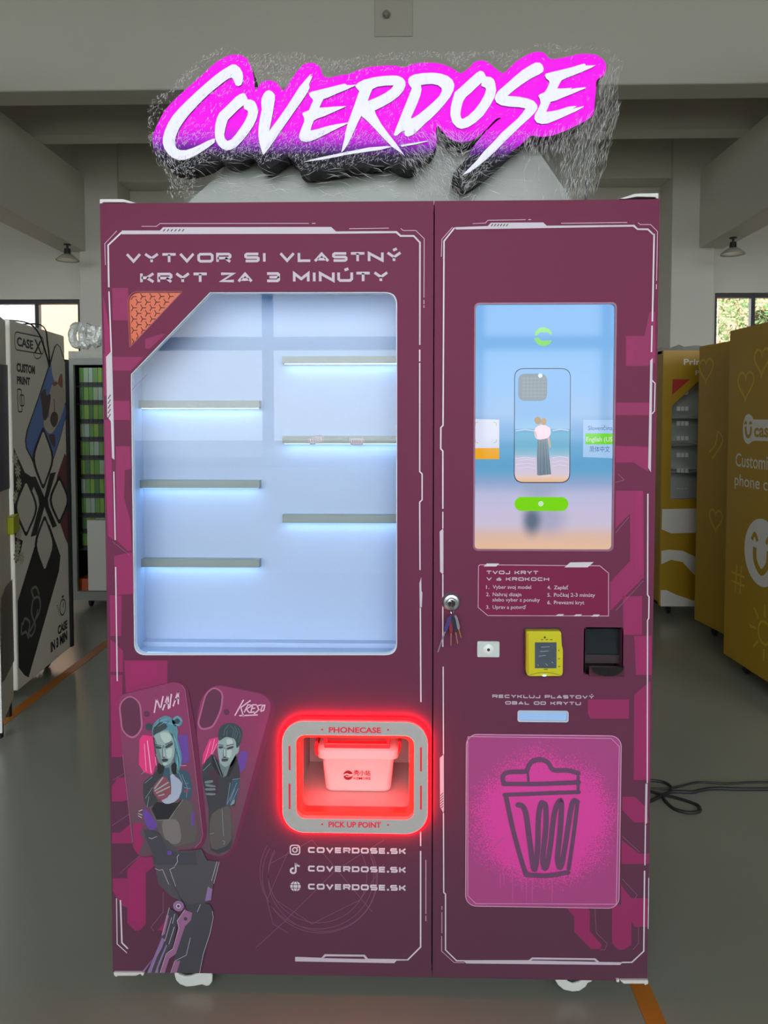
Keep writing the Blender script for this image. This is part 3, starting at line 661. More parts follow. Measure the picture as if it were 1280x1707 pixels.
# --- display door with its holes
dwin = roundpoly(F.px([(349, 486.5), (662, 486), (662, 1093), (222.5, 1093), (217, 623.5)]), [0, 0.03, 0.03, 0.03, 0])
dtri = roundpoly(F.px([(212.5, 486), (304, 486), (216.5, 579)]), [0.03, 0.002, 0.002])
po = (*F.uv(497, 1356), *F.uv(689, 1222)); pick = rrect(po[0], po[1], po[2], po[3], 0.022)
ddoor = MB().prism(F, [[(-W2, ZB), (XS-0.0015, ZB), (XS-0.0015, ZT), (-W2, ZT)], dwin, dtri, pick], -0.022, 0).build('display_door', panel, vm)
# --- service door with its holes
scr = (*F.uv(789, 917.5), *F.uv(1027.5, 504.5)); scrl = rrect(scr[0], scr[1], scr[2], scr[3], 0.012)
slot = (*F.uv(863, 1202.5), *F.uv(947, 1185.5)); slotl = rrect(slot[0], slot[1], slot[2], slot[3], 0.006)
scan = (*F.uv(975, 1122), *F.uv(1036.5, 1048)); scanl = rrect(scan[0], scan[1], scan[2], scan[3], 0.003)
sdoor = MB().prism(F, [[(XS+0.0015, ZB), (W2, ZB), (W2, ZT), (XS+0.0015, ZT)], scrl, slotl, scanl], -0.022, 0).build('service_door', panel, vm)

# --- lit display case behind the window
case_m = mat('white display lining', '#abbcd6', 0.5)
CD = 0.125
xs = [p[0] for p in dwin]; zs = [p[1] for p in dwin]; bx0, bx1, bz0, bz1 = min(xs)-0.012, max(xs)+0.012, min(zs)-0.006, max(zs)+0.01
mb = MB(); mb.box(bx0, bx1, CD, CD+0.01, bz0, bz1); mb.box(bx0-0.01, bx0, 0.022, CD, bz0, bz1); mb.box(bx1, bx1+0.01, 0.022, CD, bz0, bz1)
mb.box(bx0, bx1, 0.022, CD, bz1, bz1+0.01); mb.box(bx0, bx1, 0.022, CD, bz0-0.01, bz0)
dc = mb.build('display_case', case_m, vm)
MB().box(bx0, bx1, CD-0.03, CD, bz0, bz0+0.012).build('floor_ledge', case_m, dc)
led = mat('cool shelf light', '#ffffff', 0.5, emit=(0.36, 0.64, 1.0), es=8.5)
led_top = mat('cool top light', '#ffffff', 0.5, emit=(0.36, 0.64, 1.0), es=4.2)
shm = mat('shelf front grey', '#8a948f', 0.35)
PSH = Plane((0, 0.098, 0), (1, 0, 0))
for (xa, xb, ya, yb) in ((205, 432, 667.5, 680.5), (205, 432, 801, 813.5), (205, 432, 933, 945), (470.5, 680, 593.5, 606), (470.5, 680, 727, 739.5), (470.5, 680, 859, 871.5)):
    a = PSH.uv(xa, yb); b = PSH.uv(xb, ya); a = (max(a[0], bx0), a[1]); b = (min(b[0], bx1), b[1])
    sh = MB().box(a[0], b[0], 0.098, CD, a[1], b[1]).build('shelf', shm, dc)
    MB().box(a[0]+0.005, b[0]-0.005, 0.104, 0.116, a[1]-0.0007, a[1]-0.0002).build('light_strip', led, dc)
MB().box(bx0+0.15, bx1-0.01, 0.03, 0.045, bz1-0.006, bz1-0.001).build('light_strip', led_top, dc)
MB().box(bx0+0.02, bx1-0.02, 0.03, 0.036, bz0+0.001, bz0+0.004).build('light_strip', led_top, dc)
# two little stickers on the middle shelf of the right column
stk = mat('sticker print', '#b9b3b6', 0.5); stkd = mat('sticker ink', '#8b7a80', 0.5)
PST = Plane((0, 0.0975, 0), (1, 0, 0))
for q, an in (([(392, 800), (505, 768), (530, 790), (525, 838), (415, 862), (395, 840)], 0), ([(765, 795), (885, 795), (892, 830), (875, 866), (775, 866), (755, 830)], 0)):
    uv = PST.px(zoomed(440, 580, 5.334, q)); cu = sum(p[0] for p in uv)/6; cv = sum(p[1] for p in uv)/6
    s_ = MB().prism(PST, [roundpoly(uv, 0.004)], 0.0002, 0.001).build('sticker', stk, dc)
    mb = MB(); mb.stroke(PST, roundpoly([(cu+(p[0]-cu)*0.88, cv+(p[1]-cv)*0.88) for p in uv], 0.004), 0.0016, 0.0013, closed=True)
    for k in range(6): mb.stroke(PST, [(cu-0.011+k*0.0042, cv-0.005), (cu-0.010+k*0.0042, cv+0.005)], 0.0018, 0.0013)
    mb.build('sticker_print', stkd, dc)
MB().prism(F, [dwin], -0.012, -0.008).build('display_glass', glassmat('display pane', ior=1.3), ddoor)
rim = MB().prism(F, [dwin, [( (p[0]-(bx0+bx1)/2)*0.9925+(bx0+bx1)/2, (p[1]-(bz0+bz1)/2)*0.9945+(bz0+bz1)/2) for p in dwin]], -0.02, -0.004).build('window_trim', mat('window trim', '#d9dfe6', 0.3), ddoor)

# --- orange corner speaker: plate and the embossed three-armed pattern
spk = MB().prism(F, [dtri], -0.02, -0.004).build('speaker_plate', mat('orange plate', '#d8623a', 0.45), vm)
def inside(p, poly):
    c = False; n = len(poly)
    for i in range(n):
        a, b = poly[i], poly[i-1]
        if (a[1] > p[1]) != (b[1] > p[1]) and p[0] < (b[0]-a[0])*(p[1]-a[1])/(b[1]-a[1])+a[0]: c = not c
    return c
mb = MB(); st = 15.4*PXM; k = 0; zz = min(p[1] for p in dtri)
while zz < max(p[1] for p in dtri):
    xx = min(p[0] for p in dtri)+(st/2 if k % 2 else 0)
    while xx < max(p[0] for p in dtri):
        for an in (R90*0+math.radians(0), math.radians(120), math.radians(240)):
            q = (xx+0.009*math.cos(an), zz+0.009*math.sin(an)); m_ = (xx+0.005*math.cos(an), zz+0.005*math.sin(an))
            if inside(q, dtri) and inside((xx, zz), dtri): mb.stroke(F, [(xx, zz), q], 0.0021, -0.0032)
        xx += st
    zz += st*0.60; k += 1
mb.build('speaker_slots', mat('dark slot', '#5d1f16', 0.6), spk)
MB().stroke(F, dtri, 0.0022, 0.0006, closed=True).build('speaker_rim', mat('speaker rim', '#9a4156', 0.5), spk)

# --- printed decoration of the display door
def polys(name, mt, lst, d, parent, sm=0):
    for q in lst: MB().flat(F, [F.px(q) if not sm else smooth(F.px(q), sm)], d).build(name, mt, parent)
def lines(name, mt, lst, d, parent, w=2.0):
    for q in lst:
        ww = w
        if isinstance(q, tuple): ww, q = q
        MB().stroke(F, F.px(q), ww*PXM, d).build(name, mt, parent)
D1, D2, D3, D4, D5, D6, D7 = 0.0003, 0.0006, 0.0009, 0.0012, 0.0015, 0.0018, 0.0021
polys('circuit_print', pink, [
 [(187, 480), (214, 480), (214, 534), (188, 534)], [(188, 595), (240, 595), (218, 618), (188, 618)], [(242, 565), (268, 557), (275, 557), (250, 581), (242, 581)],
 [(189, 668), (216, 668), (217, 700), (189, 700)], [(193, 744), (217, 744), (219, 781), (208, 784), (207, 830), (218, 872), (220, 918), (212, 918), (194, 900)],
 [(174, 700), (184, 700), (186, 760), (190, 900), (180, 893), (175, 745)], [(190, 927), (221, 920), (222, 990), (193, 992)], [(183, 992), (203, 993), (202, 1060), (184, 1060)],
 [(184, 1066), (190, 1070), (205, 1085), (205, 1120), (184, 1120)], [(207, 1101), (279, 1101), (279, 1142), (210, 1160)], [(173, 590), (182, 590), (184, 660), (174, 660)],
 [(184, 1125), (204, 1125), (204, 1262), (186, 1262)], [(186, 1312), (196, 1296), (222, 1290), (224, 1330), (205, 1336), (187, 1336)], [(187, 1388), (200, 1388), (226, 1366), (232, 1400), (232, 1406), (187, 1406)],
 [(212, 1450), (232, 1428), (262, 1428), (262, 1440), (243, 1455), (243, 1540), (233, 1551), (225, 1551), (212, 1538)], [(188, 1464), (212, 1464), (212, 1512), (203, 1510), (188, 1485)], [(262, 1551), (280, 1530), (280, 1551)]], D1, ddoor)
polys('circuit_print', pink2, [[(217, 1101), (262, 1101), (262, 1130), (217, 1145)], [(216, 1456), (240, 1440), (240, 1535), (216, 1535)], [(172, 492), (185, 560), (187, 590), (175, 592)]], D2, ddoor)
polys('circuit_print', plum, [[(186, 1264), (206, 1264), (208, 1296), (196, 1296), (187, 1310)], [(187, 1338), (212, 1336), (218, 1362), (200, 1386), (187, 1386)], [(187, 1408), (228, 1408), (230, 1428), (210, 1446), (190, 1462)]], D2, ddoor)
lines('circuit_line_print', linef, [(0.8, [(188, 1300), (216, 1284)]), (0.8, [(200, 1455), (240, 1420), (260, 1420)]), (0.8, [(187, 1376), (226, 1350)]), (0.8, [(272, 1487), (272, 1520), (252, 1545), (256, 1551)]), (0.7, [(188, 903), (216, 925)]), (0.7, [(246, 624), (220, 650)])], D3, ddoor)
lines('frame_line_print', lineW, [(2.6, [(203, 387.5), (180.5, 409), (181.7, 479)]), (2.2, [(182, 486), (186, 588)]), (1.9, [(190, 786), (192.3, 900)]), (1.9, [(193, 945), (195.7, 1135)]),
 (2.2, [(699.5, 583), (699.5, 602.5)]), (2.0, [(699.5, 605), (699.5, 786), (703.5, 790), (703.5, 833), (699.5, 837), (700, 950)]), (2.3, [(700.5, 1013), (701.5, 1170)]),
 (2.2, [(701, 1386), (701, 1410)]), (2.4, [(701, 1418), (701, 1578), (679, 1600)]), (2.5, [(201, 1500), (203.5, 1571), (213.5, 1581)]), (1.5, [(194.5, 1497), (195.5, 1573), (212, 1588)])], D4, ddoor)
polys('frame_bar_print', mat('grey bar print', '#c7bcc6', 0.4), [
 [(203, 384.5), (267, 384.5), (272, 379), (552, 378.5), (560, 386), (661, 385.4), (668.5, 392), (690, 392), (701.3, 404), (700.8, 575), (698.5, 575), (698.5, 405), (689, 395), (667, 395), (660, 388.8), (558, 389.9), (203, 390.7)],
 [(184.5, 587), (177, 595), (179, 695), (185, 702), (187, 763), (191, 766.5), (189.7, 700), (187, 587)],
 [(699, 972), (702, 962), (702.5, 985), (704, 988), (703, 1012), (699.5, 1012)],
 [(492, 1594.5), (536, 1596), (541, 1590), (608, 1591), (613.5, 1597.5), (679, 1598.5), (679, 1600.5), (661, 1600.7), (657, 1605), (492, 1602)]], D4, ddoor)
polys('frame_notch_print', panel, [[(539, 1596.5), (543, 1593.5), (606, 1594), (609, 1598)]], D5, ddoor)
lines('frame_thin_print', linep, [(1.0, [(195, 385), (175, 406.5), (176, 442)]), (1.0, [(236, 377.5), (261, 377.5), (267, 372.8), (515, 372.6)]), (1.2, [(520, 372.6), (526, 372.6)]), (1.1, [(582, 381.5), (648, 380.5)]),
 (1.0, [(668, 381), (672, 384.5), (693, 384.5), (707, 398), (706.5, 496)]), (1.2, [(706.5, 500), (706.5, 507)]), (1.2, [(706.5, 509), (706.5, 513)]), (1.2, [(709.7, 1433), (709.7, 1523)]), (1.2, [(709.7, 1526), (709.7, 1535)])], D4, ddoor)
mb = MB()
for k in range(6): mb.stroke(F, F.px([(272.5+k*6.3, 386), (275.5+k*6.3, 382)]), 1.7*PXM, D5)
for k in range(5): mb.stroke(F, F.px([(180.5, 697-k*8), (184.5, 690-k*8)]), 1.7*PXM, D5)
mb.build('hatch_print', hatch, ddoor)
wide_text(MB(), F, 'VYTVOR SI VLASTNÝ', 210, 669.5, 422.5, 438.5, D4, 0.27).build('headline_lettering', lett, ddoor); wide_text(MB(), F, 'KRYT ZA 3 MINÚTY', 234, 647.5, 455, 471.5, D4, 0.27).build('headline_lettering', lett, ddoor)
# contact lines with their icons
cl = mat('contact lettering print', '#d8ccd6', 0.4)
for y in (1411.5, 1442.5, 1472.5): wide_text(MB(), F, 'COVERDOSE.SK', 513.5, 677, y, y+9.6, D4, 0.28).build('contact_lettering', cl, ddoor)
mb = MB(); c = F.uv(491.7, 1416.3)
mb.stroke(F, rrect(c[0]-8*PXM, c[1]-8*PXM, c[0]+8*PXM, c[1]+8*PXM, 4.5*PXM, 5), 2.0*PXM, D4, closed=True); mb.stroke(F, circle(c[0], c[1], 3.9*PXM, 20), 2.0*PXM, D4, closed=True); mb.flat(F, [circle(c[0]+4.6*PXM, c[1]+4.6*PXM, 1.1*PXM, 10)], D4)
mb.build('camera_icon_print', cl, ddoor)
mb = MB(); c = F.uv(491.5, 1447)
mb.stroke(F, circle(c[0]-2.8*PXM, c[1]-4.2*PXM, 4.3*PXM, 20, math.radians(80), math.radians(365)), 3.2*PXM, D4)
mb.stroke(F, [(c[0]+1.5*PXM, c[1]-4.2*PXM), (c[0]+1.5*PXM, c[1]+9.5*PXM)], 3.2*PXM, D4); mb.stroke(F, smooth([(c[0]+1.8*PXM, c[1]+9.3*PXM), (c[0]+3.6*PXM, c[1]+5.5*PXM), (c[0]+8.2*PXM, c[1]+3.8*PXM)], 4, False), 3.0*PXM, D4)
mb.build('note_icon_print', cl, ddoor)
c = F.uv(492.5, 1477); r = 8.8*PXM
MB().flat(F, [circle(c[0], c[1], r, 28)], D4).build('globe_icon_print', cl, ddoor)
mb = MB()
for s_ in (-1, 1): mb.stroke(F, [(c[0]-r, c[1]+s_*r*0.36), (c[0]+r, c[1]+s_*r*0.36)], 1.1*PXM, D5); mb.stroke(F, circle(c[0], c[1], r*0.45, 12, s_*R90, s_*R90+math.pi, ry=r), 1.1*PXM, D5)
mb.build('globe_line_print', plum, ddoor)
# faint rings of the background drawing
mb = MB(); c = F.uv(533, 1462)
for rr_, dx, dy in ((98, 0, 0), (92, 4, -3), (84, -4, 4), (97, -5, 6)):
    mb.stroke(F, circle(c[0]+dx*PXM, c[1]+dy*PXM, rr_*PXM, 48, math.radians(150), math.radians(385)), 0.9*PXM, D1)
for q in ([(426, 1580), (470, 1540), (560, 1450), (640, 1400)], [(480, 1555), (455, 1540), (445, 1500), (480, 1420)], [(460, 1500), (520, 1540), (600, 1500), (640, 1440)], [(450, 1440), (520, 1400), (620, 1520)]): mb.stroke(F, F.px(q), 0.9*PXM, D1)
mb.build('ring_print', mat('faint ring print', '#80506a', 0.4), ddoor)

# --- the two printed phone cases and the mechanical arm
def fade_print(name, c0_, c1_, z0_, z1_):
    m = mat(name, c1_, 0.42, spec=0.12); nt = m.node_tree; b = nt.nodes['Principled BSDF']
    tc = nt.nodes.new('ShaderNodeTexCoord'); sx = nt.nodes.new('ShaderNodeSeparateXYZ'); mr = nt.nodes.new('ShaderNodeMapRange'); mr.inputs[1].default_value = z0_; mr.inputs[2].default_value = z1_
    mx = nt.nodes.new('ShaderNodeMix'); mx.data_type = 'RGBA'; mx.inputs[6].default_value = (*hexlin(c0_), 1); mx.inputs[7].default_value = (*hexlin(c1_), 1)
    nt.links.new(tc.outputs['Object'], sx.inputs[0]); nt.links.new(sx.outputs[2], mr.inputs[0]); nt.links.new(mr.outputs[0], mx.inputs[0]); nt.links.new(mx.outputs[2], b.inputs['Base Color'])
    return m
skinb = mat('print blue skin', '#93a8a6', 0.45); skin_s = mat('print shade skin', '#6f7f82', 0.45); skin_l = mat('print pale skin', '#a8afc4', 0.45); hair_b = mat('print teal hair', '#5a8a98', 0.45); hair_d = mat('print dark hair', '#37464c', 0.45)
jack = mat('print dark jacket', '#3d3d42', 0.45); jackb = mat('print blue jacket', '#3a5566', 0.45); neon = mat('print neon pink', '#e0397c', 0.45); neonw = mat('print neon white', '#f0a6c4', 0.45)
purp = mat('print purple', '#67459a', 0.45); torso = mat('print grey torso', '#5b5654', 0.45); torso_l = mat('print grey midriff', '#77716f', 0.45); red_h = mat('print red glove', '#8a4a58', 0.45)
case1 = fade_print('print case rose', '#645058', '#8e4267', F.uv(300, 1400)[1], F.uv(300, 1200)[1]); rimm = mat('print case rim', '#723450', 0.42, spec=0.12); rim_l = mat('print case rim light', '#b0648a', 0.4); hole = mat('print case hole', '#63304a', 0.4)
Z1 = lambda pts: zoomed(195, 1130, 5.507, pts); Z2 = lambda pts: zoomed(315, 1130, 5.51, pts); Z3 = lambda pts: zoomed(230, 1390, 6.565, pts)
def rp(name, mt, q, d, r=0.012): return MB().flat(F, [roundpoly(F.px(q), r)], d).build(name, mt, ddoor)
k2 = Z2([(70, 330), (110, 160), (240, 50), (720, 145), (805, 260), (430, 1560), (330, 1665), (115, 1600), (50, 900)])
rp('phone_case_print', rimm, k2, D2, 0.03)
rp('phone_case_print', case1, Z2([(80, 330), (120, 165), (240, 58), (690, 150), (762, 240), (400, 1560), (300, 1650), (110, 1590), (60, 900)]), D3, 0.03)
rp('case_hole_print', rim_l, Z2([(75, 420), (150, 140), (230, 72), (320, 130), (305, 300), (220, 465), (110, 480)]), D4, 0.035)
rp('case_hole_print', hole, Z2([(92, 415), (160, 150), (230, 88), (305, 135), (290, 295), (210, 448), (120, 462)]), D5, 0.035)
def zdot(z, x, y, r, mt, d, nm='case_hole_print'):
    c = F.uv(*z([(x, y)])[0]); return MB().flat(F, [circle(c[0], c[1], r*PXM, 16)], d).build(nm, mt, ddoor)
zdot(Z2, 345, 312, 5.2, hole, D4)
def pz(z, name, mt, lst, d, sm=3): return polys(name, mt, [z(q) for q in lst], d, ddoor, sm)
pz(Z2, 'neon_print', neon, [[(190, 560), (275, 540), (260, 640), (180, 730), (120, 800), (130, 700)]], D4, 0)
lines('neon_line_print', neonw, [(1.0, Z2([(236, 560), (205, 700)])), (0.8, Z2([(255, 600), (215, 700)])), (0.8, Z2([(200, 580), (140, 780)]))], D5, ddoor)
pz(Z2, 'poster_print', purp, [[(470, 670), (545, 680), (515, 830), (470, 870), (440, 780)]], D4, 0)
pz(Z2, 'portrait_jacket_print', jack, [[(120, 830), (210, 700), (270, 760), (330, 900), (360, 760), (420, 690), (450, 760), (470, 900), (440, 1080), (420, 1180), (370, 1190), (400, 1500), (340, 1590), (200, 1580), (180, 1200), (140, 1000)]], D5, 2)
pz(Z2, 'portrait_sleeve_print', jackb, [[(390, 950), (460, 920), (455, 1040), (420, 1130), (340, 1170), (380, 1050)]], D6, 2)
pz(Z2, 'portrait_torso_print', torso, [[(210, 1250), (330, 1180), (380, 1200), (390, 1480), (300, 1560), (210, 1560), (190, 1400)]], D6, 2)
pz(Z2, 'portrait_neck_print', skin_s, [[(300, 800), (380, 760), (370, 860), (320, 910), (280, 870)]], D6, 2)
pz(Z2, 'portrait_face_print', skinb, [[(280, 560), (340, 530), (410, 550), (440, 620), (430, 700), (390, 780), (330, 820), (290, 790), (270, 700), (265, 620)]], D7, 3)
pz(Z2, 'portrait_ear_print', skinb, [[(430, 625), (462, 620), (455, 680), (430, 700)]], D6, 2)
pz(Z2, 'portrait_hair_print', hair_d, [[(270, 560), (275, 480), (320, 425), (400, 412), (470, 450), (492, 510), (470, 600), (440, 640), (430, 570), (400, 550), (340, 540), (290, 570)]], 0.0024, 3)
pz(Z2, 'portrait_features_print', jack, [[(275, 625), (315, 625), (312, 642), (278, 645)], [(350, 640), (405, 622), (408, 640), (352, 655)], [(300, 745), (330, 738), (362, 742), (355, 760), (310, 765)]], 0.0024, 2)
pz(Z2, 'portrait_beard_print', skin_s, [[(280, 770), (330, 815), (390, 780), (432, 690), (436, 720), (400, 800), (330, 845), (290, 815)], [(318, 640), (335, 640), (345, 715), (312, 720)]], 0.0023, 2)
pz(Z2, 'portrait_device_print', mat('print device', '#46333e', 0.45), [[(190, 860), (260, 830), (280, 900), (260, 1060), (180, 1080)]], 0.0022, 0)
pz(Z2, 'portrait_fingers_print', skin_s, [[(150, 945), (215, 935), (220, 955), (155, 965)], [(160, 970), (240, 985), (240, 1000), (160, 990)], [(155, 1010), (240, 1010), (240, 1028), (160, 1030)], [(155, 1055), (240, 1055), (238, 1072), (170, 1072)]], 0.0025, 2)
hl = mat('print skin light', '#b3c4be', 0.45); hs = mat('print hair strand', '#5d7078', 0.45); lea = mat('print leather shine', '#7f94a0', 0.45); blk = mat('print black', '#232327', 0.45)
pz(Z2, 'portrait_light_print', hl, [[(345, 560), (395, 560), (405, 610), (360, 615)], [(350, 665), (395, 660), (385, 720), (355, 730)], [(322, 650), (332, 650), (338, 705), (325, 710)]], 0.0026, 2)
lines('portrait_strand_print', hs, [(0.9, Z2(q)) for q in ([(400, 540), (415, 470), (380, 430)], [(430, 560), (450, 500), (420, 440)], [(415, 550), (432, 480)], [(455, 590), (475, 520), (455, 460)], [(320, 530), (330, 470), (370, 425)], [(350, 535), (352, 480)])], 0.0027, ddoor)
lines('portrait_brow_print', blk, [(1.2, Z2([(272, 610), (318, 614)])), (1.3, Z2([(345, 620), (412, 603)])), (1.1, Z2([(305, 735), (335, 728), (368, 735)])), (1.0, Z2([(315, 722), (340, 724)]))], 0.0028, ddoor)
lines('portrait_jacket_line_print', lea, [(0.9, Z2(q)) for q in ([(380, 960), (350, 1150)], [(440, 960), (380, 1130)], [(425, 1000), (350, 1160)], [(455, 1010), (380, 1170)], [(130, 850), (200, 780)], [(370, 770), (330, 900)], [(230, 720), (300, 900)], [(470, 920), (400, 930)])], 0.0024, ddoor)
pz(Z2, 'portrait_collar_print', blk, [[(210, 705), (265, 760), (320, 900), (290, 900), (215, 800)], [(385, 780), (430, 700), (440, 760), (370, 900), (345, 900)]], 0.0023, 0)
pz(Z2, 'portrait_jacket_shine_print', lea, [[(395, 1130), (425, 1110), (418, 1150), (380, 1170)]], 0.0025, 0)
lines('portrait_leg_line_print', lea, [(0.8, Z2(q)) for q in ([(190, 1430), (230, 1420)], [(310, 1490), (332, 1500), (320, 1530)], [(305, 1200), (320, 1450)])], 0.0025, ddoor)
# front case
rp('phone_case_print', rimm, Z1([(15, 260), (30, 150), (540, 25), (650, 70), (740, 560), (830, 1440), (780, 1560), (520, 1595), (230, 1650), (150, 1560), (60, 800)]), 0.0027, 0.035)
rp('phone_case_print', case1, Z1([(15, 260), (30, 155), (540, 30), (622, 70), (660, 330), (730, 900), (792, 1440), (730, 1555), (500, 1585), (225, 1640), (150, 1560), (60, 800)]), 0.0029, 0.035)
rp('case_hole_print', rim_l, Z1([(18, 230), (120, 145), (222, 215), (245, 470), (150, 570), (45, 490)]), 0.0031, 0.035)
rp('case_hole_print', hole, Z1([(32, 235), (120, 160), (208, 222), (228, 465), (148, 548), (58, 482)]), 0.0033, 0.035)
zdot(Z1, 277, 325, 5.2, hole, 0.0031)
pz(Z1, 'circuit_print', pink2, [[(150, 1330), (250, 1330), (210, 1420), (250, 1480), (200, 1620), (160, 1560)]], 0.0031, 0)
pz(Z1, 'neon_print', neon, [[(240, 520), (330, 530), (362, 780), (330, 885), (250, 860), (205, 790), (210, 560)]], 0.0031, 0)
lines('neon_line_print', neonw, [(1.6, Z1([(282, 570), (318, 868)])), (0.9, Z1([(255, 600), (272, 850)])), (0.9, Z1([(355, 720), (365, 800)])), (0.8, Z1([(560, 720), (590, 802), (640, 800)]))], 0.0033, ddoor)
pz(Z1, 'poster_print', purp, [[(565, 525), (648, 512), (668, 760), (575, 800)]], 0.0031, 0)
pz(Z1, 'portrait_torso_print', torso, [[(300, 1180), (420, 1140), (560, 1130), (640, 1110), (700, 1150), (740, 1400), (720, 1500), (500, 1550), (400, 1450), (360, 1320)]], 0.0033, 1)
pz(Z1, 'portrait_midriff_print', torso_l, [[(420, 1320), (500, 1290), (570, 1320), (590, 1480), (520, 1520), (440, 1460)]], 0.0035, 3)
lines('portrait_seam_print', mat('print seam', '#857a78', 0.4), [(1.4, Z1([(370, 1300), (480, 1295), (610, 1110)]))], 0.0036, ddoor)
pz(Z1, 'portrait_jacket_print', jack, [[(340, 880), (400, 800), (445, 830), (425, 900), (360, 980), (335, 1050), (380, 1120), (300, 1180), (255, 1130), (245, 960)]], 0.0035, 2)
pz(Z1, 'portrait_jacket_print', jackb, [[(550, 840), (660, 860), (692, 1000), (682, 1100), (620, 1110), (570, 1100), (605, 970), (540, 890)]], 0.0035, 2)
pz(Z1, 'portrait_strap_print', purp, [[(245, 1200), (290, 1220), (370, 1330), (360, 1370), (300, 1390), (250, 1280)], [(690, 1240), (715, 1220), (705, 1350), (685, 1340)]], 0.0035, 2)
pz(Z1, 'portrait_chest_print', skin_l, [[(500, 880), (540, 900), (603, 965), (570, 1100), (480, 1150), (420, 1130), (410, 1050)]], 0.0037, 2)
pz(Z1, 'portrait_hair_print', hair_b, [[(330, 520), (335, 430), (400, 360), (470, 345), (530, 390), (562, 480), (560, 560), (600, 730), (560, 870), (530, 790), (525, 560), (490, 490), (400, 480), (350, 530)]], 0.0037, 3)
zdot(Z1, 557, 392, 9, hair_b, 0.0037, 'portrait_hair_print'); zdot(Z1, 300, 445, 6.5, hair_d, 0.0036, 'portrait_hair_print'); zdot(Z1, 557, 392, 4.5, hair_d, 0.0039, 'portrait_hair_print')
pz(Z1, 'portrait_neck_print', skin_s, [[(450, 780), (530, 750), (560, 850), (500, 880), (440, 850)]], 0.0037, 2)
pz(Z1, 'portrait_face_print', skinb, [[(350, 520), (420, 480), (490, 488), (520, 560), (532, 640), (525, 720), (490, 780), (440, 802), (395, 770), (360, 690), (345, 600)]], 0.0040, 3)
pz(Z1, 'portrait_shade_print', skin_s, [[(350, 540), (372, 600), (400, 680), (425, 790), (395, 775), (358, 690), (345, 600)], [(420, 620), (440, 620), (448, 720), (418, 722)]], 0.0042, 2)
pz(Z1, 'portrait_fringe_print', hair_d, [[(335, 520), (350, 430), (420, 400), (470, 440), (420, 480), (360, 510)]], 0.0042, 2)
pz(Z1, 'portrait_features_print', hair_d, [[(360, 618), (410, 625), (408, 645), (365, 640)], [(448, 620), (510, 585), (515, 610), (460, 640)], [(418, 738), (445, 732), (475, 740), (465, 760), (425, 765)]], 0.0044, 2)
pz(Z1, 'portrait_device_print', jackb, [[(440, 820), (485, 815), (500, 970), (500, 1060), (440, 1080), (425, 900)]], 0.0044, 0)
pz(Z1, 'portrait_glove_print', red_h, [[(430, 895), (490, 950), (500, 1050), (420, 1115), (355, 1065), (335, 1000), (370, 950)]], 0.0046, 2)
lines('portrait_fingers_print', skinb, [(2.2, Z1([(350, 1010), (428, 905)])), (2.2, Z1([(350, 1030), (478, 950)])), (2.2, Z1([(365, 1050), (490, 990)])), (2.0, Z1([(385, 1075), (440, 1060)]))], 0.0048, ddoor)
lines('name_lettering', mat('name lettering print', '#e6b9cf', 0.4), [(2.5, Z1(q)) for q in ([(348, 315), (370, 185)], [(370, 185), (405, 280)], [(405, 280), (430, 160)], [(425, 290), (475, 150)], [(475, 150), (478, 280)], [(440, 230), (480, 222)], [(505, 140), (490, 270)], [(520, 255), (568, 115)], [(568, 115), (568, 235)], [(530, 195), (578, 175)])]
 +[(2.2, Z2(q)) for q in ([(425, 340), (505, 195)], [(570, 200), (480, 265)], [(480, 265), (505, 350)], [(510, 310), (545, 240), (585, 245), (530, 280), (560, 315)], [(625, 240), (590, 240), (570, 310), (605, 305)], [(585, 275), (612, 270)], [(670, 240), (630, 250), (645, 285), (600, 325)], [(665, 285), (680, 245), (700, 245), (690, 290), (665, 300), (662, 280)], [(465, 340), (635, 333)])], 0.0050, ddoor)
pz(Z1, 'portrait_light_print', hl, [[(400, 505), (480, 500), (505, 560), (440, 590)], [(455, 655), (510, 640), (505, 715), (470, 730)], [(430, 640), (438, 640), (445, 710), (432, 712)], [(425, 775), (470, 772), (445, 795)]], 0.0043, 2)
lines('portrait_brow_print', blk, [(1.0, Z1([(352, 606), (412, 612)])), (1.1, Z1([(448, 606), (512, 575)])), (1.2, Z1([(425, 748), (470, 746)])), (1.0, Z1([(420, 722), (448, 724)])), (1.2, Z1([(345, 540), (350, 600), (362, 690)]))], 0.0046, ddoor)
lines('portrait_strand_print', mat('print pale strand', '#86b6c0', 0.45), [(0.9, Z1(q)) for q in ([(480, 480), (530, 560), (560, 700), (555, 860)], [(500, 480), (545, 570), (580, 720), (590, 800)], [(470, 470), (520, 540), (540, 700)], [(350, 440), (400, 390), (470, 370)], [(380, 440), (440, 400), (520, 420)], [(520, 380), (560, 345), (600, 390)], [(530, 420), (580, 430)])], 0.0045, ddoor)
lines('portrait_strand_print', hair_d, [(0.9, Z1(q)) for q in ([(360, 450), (420, 410)], [(440, 440), (480, 390)], [(510, 500), (540, 620), (535, 760)], [(545, 640), (575, 780)], [(400, 370), (385, 440)])], 0.0045, ddoor)
pz(Z1, 'portrait_collar_print', blk, [[(375, 800), (400, 770), (440, 810), (440, 850), (385, 880)], [(500, 800), (540, 770), (565, 850), (520, 880)]], 0.0041, 2)
lines('portrait_jacket_line_print', lea, [(0.9, Z1(q)) for q in ([(600, 880), (650, 1000), (640, 1090)], [(620, 1000), (680, 1010)], [(630, 960), (660, 960)], [(260, 960), (330, 900)], [(265, 1100), (330, 1000)], [(280, 1180), (300, 1080)], [(225, 880), (260, 850)], [(570, 860), (610, 960)])], 0.0041, ddoor)
pz(Z1, 'portrait_patch_print', red_h, [[(620, 1020), (660, 1020), (660, 1045), (620, 1045)]], 0.0042, 0)
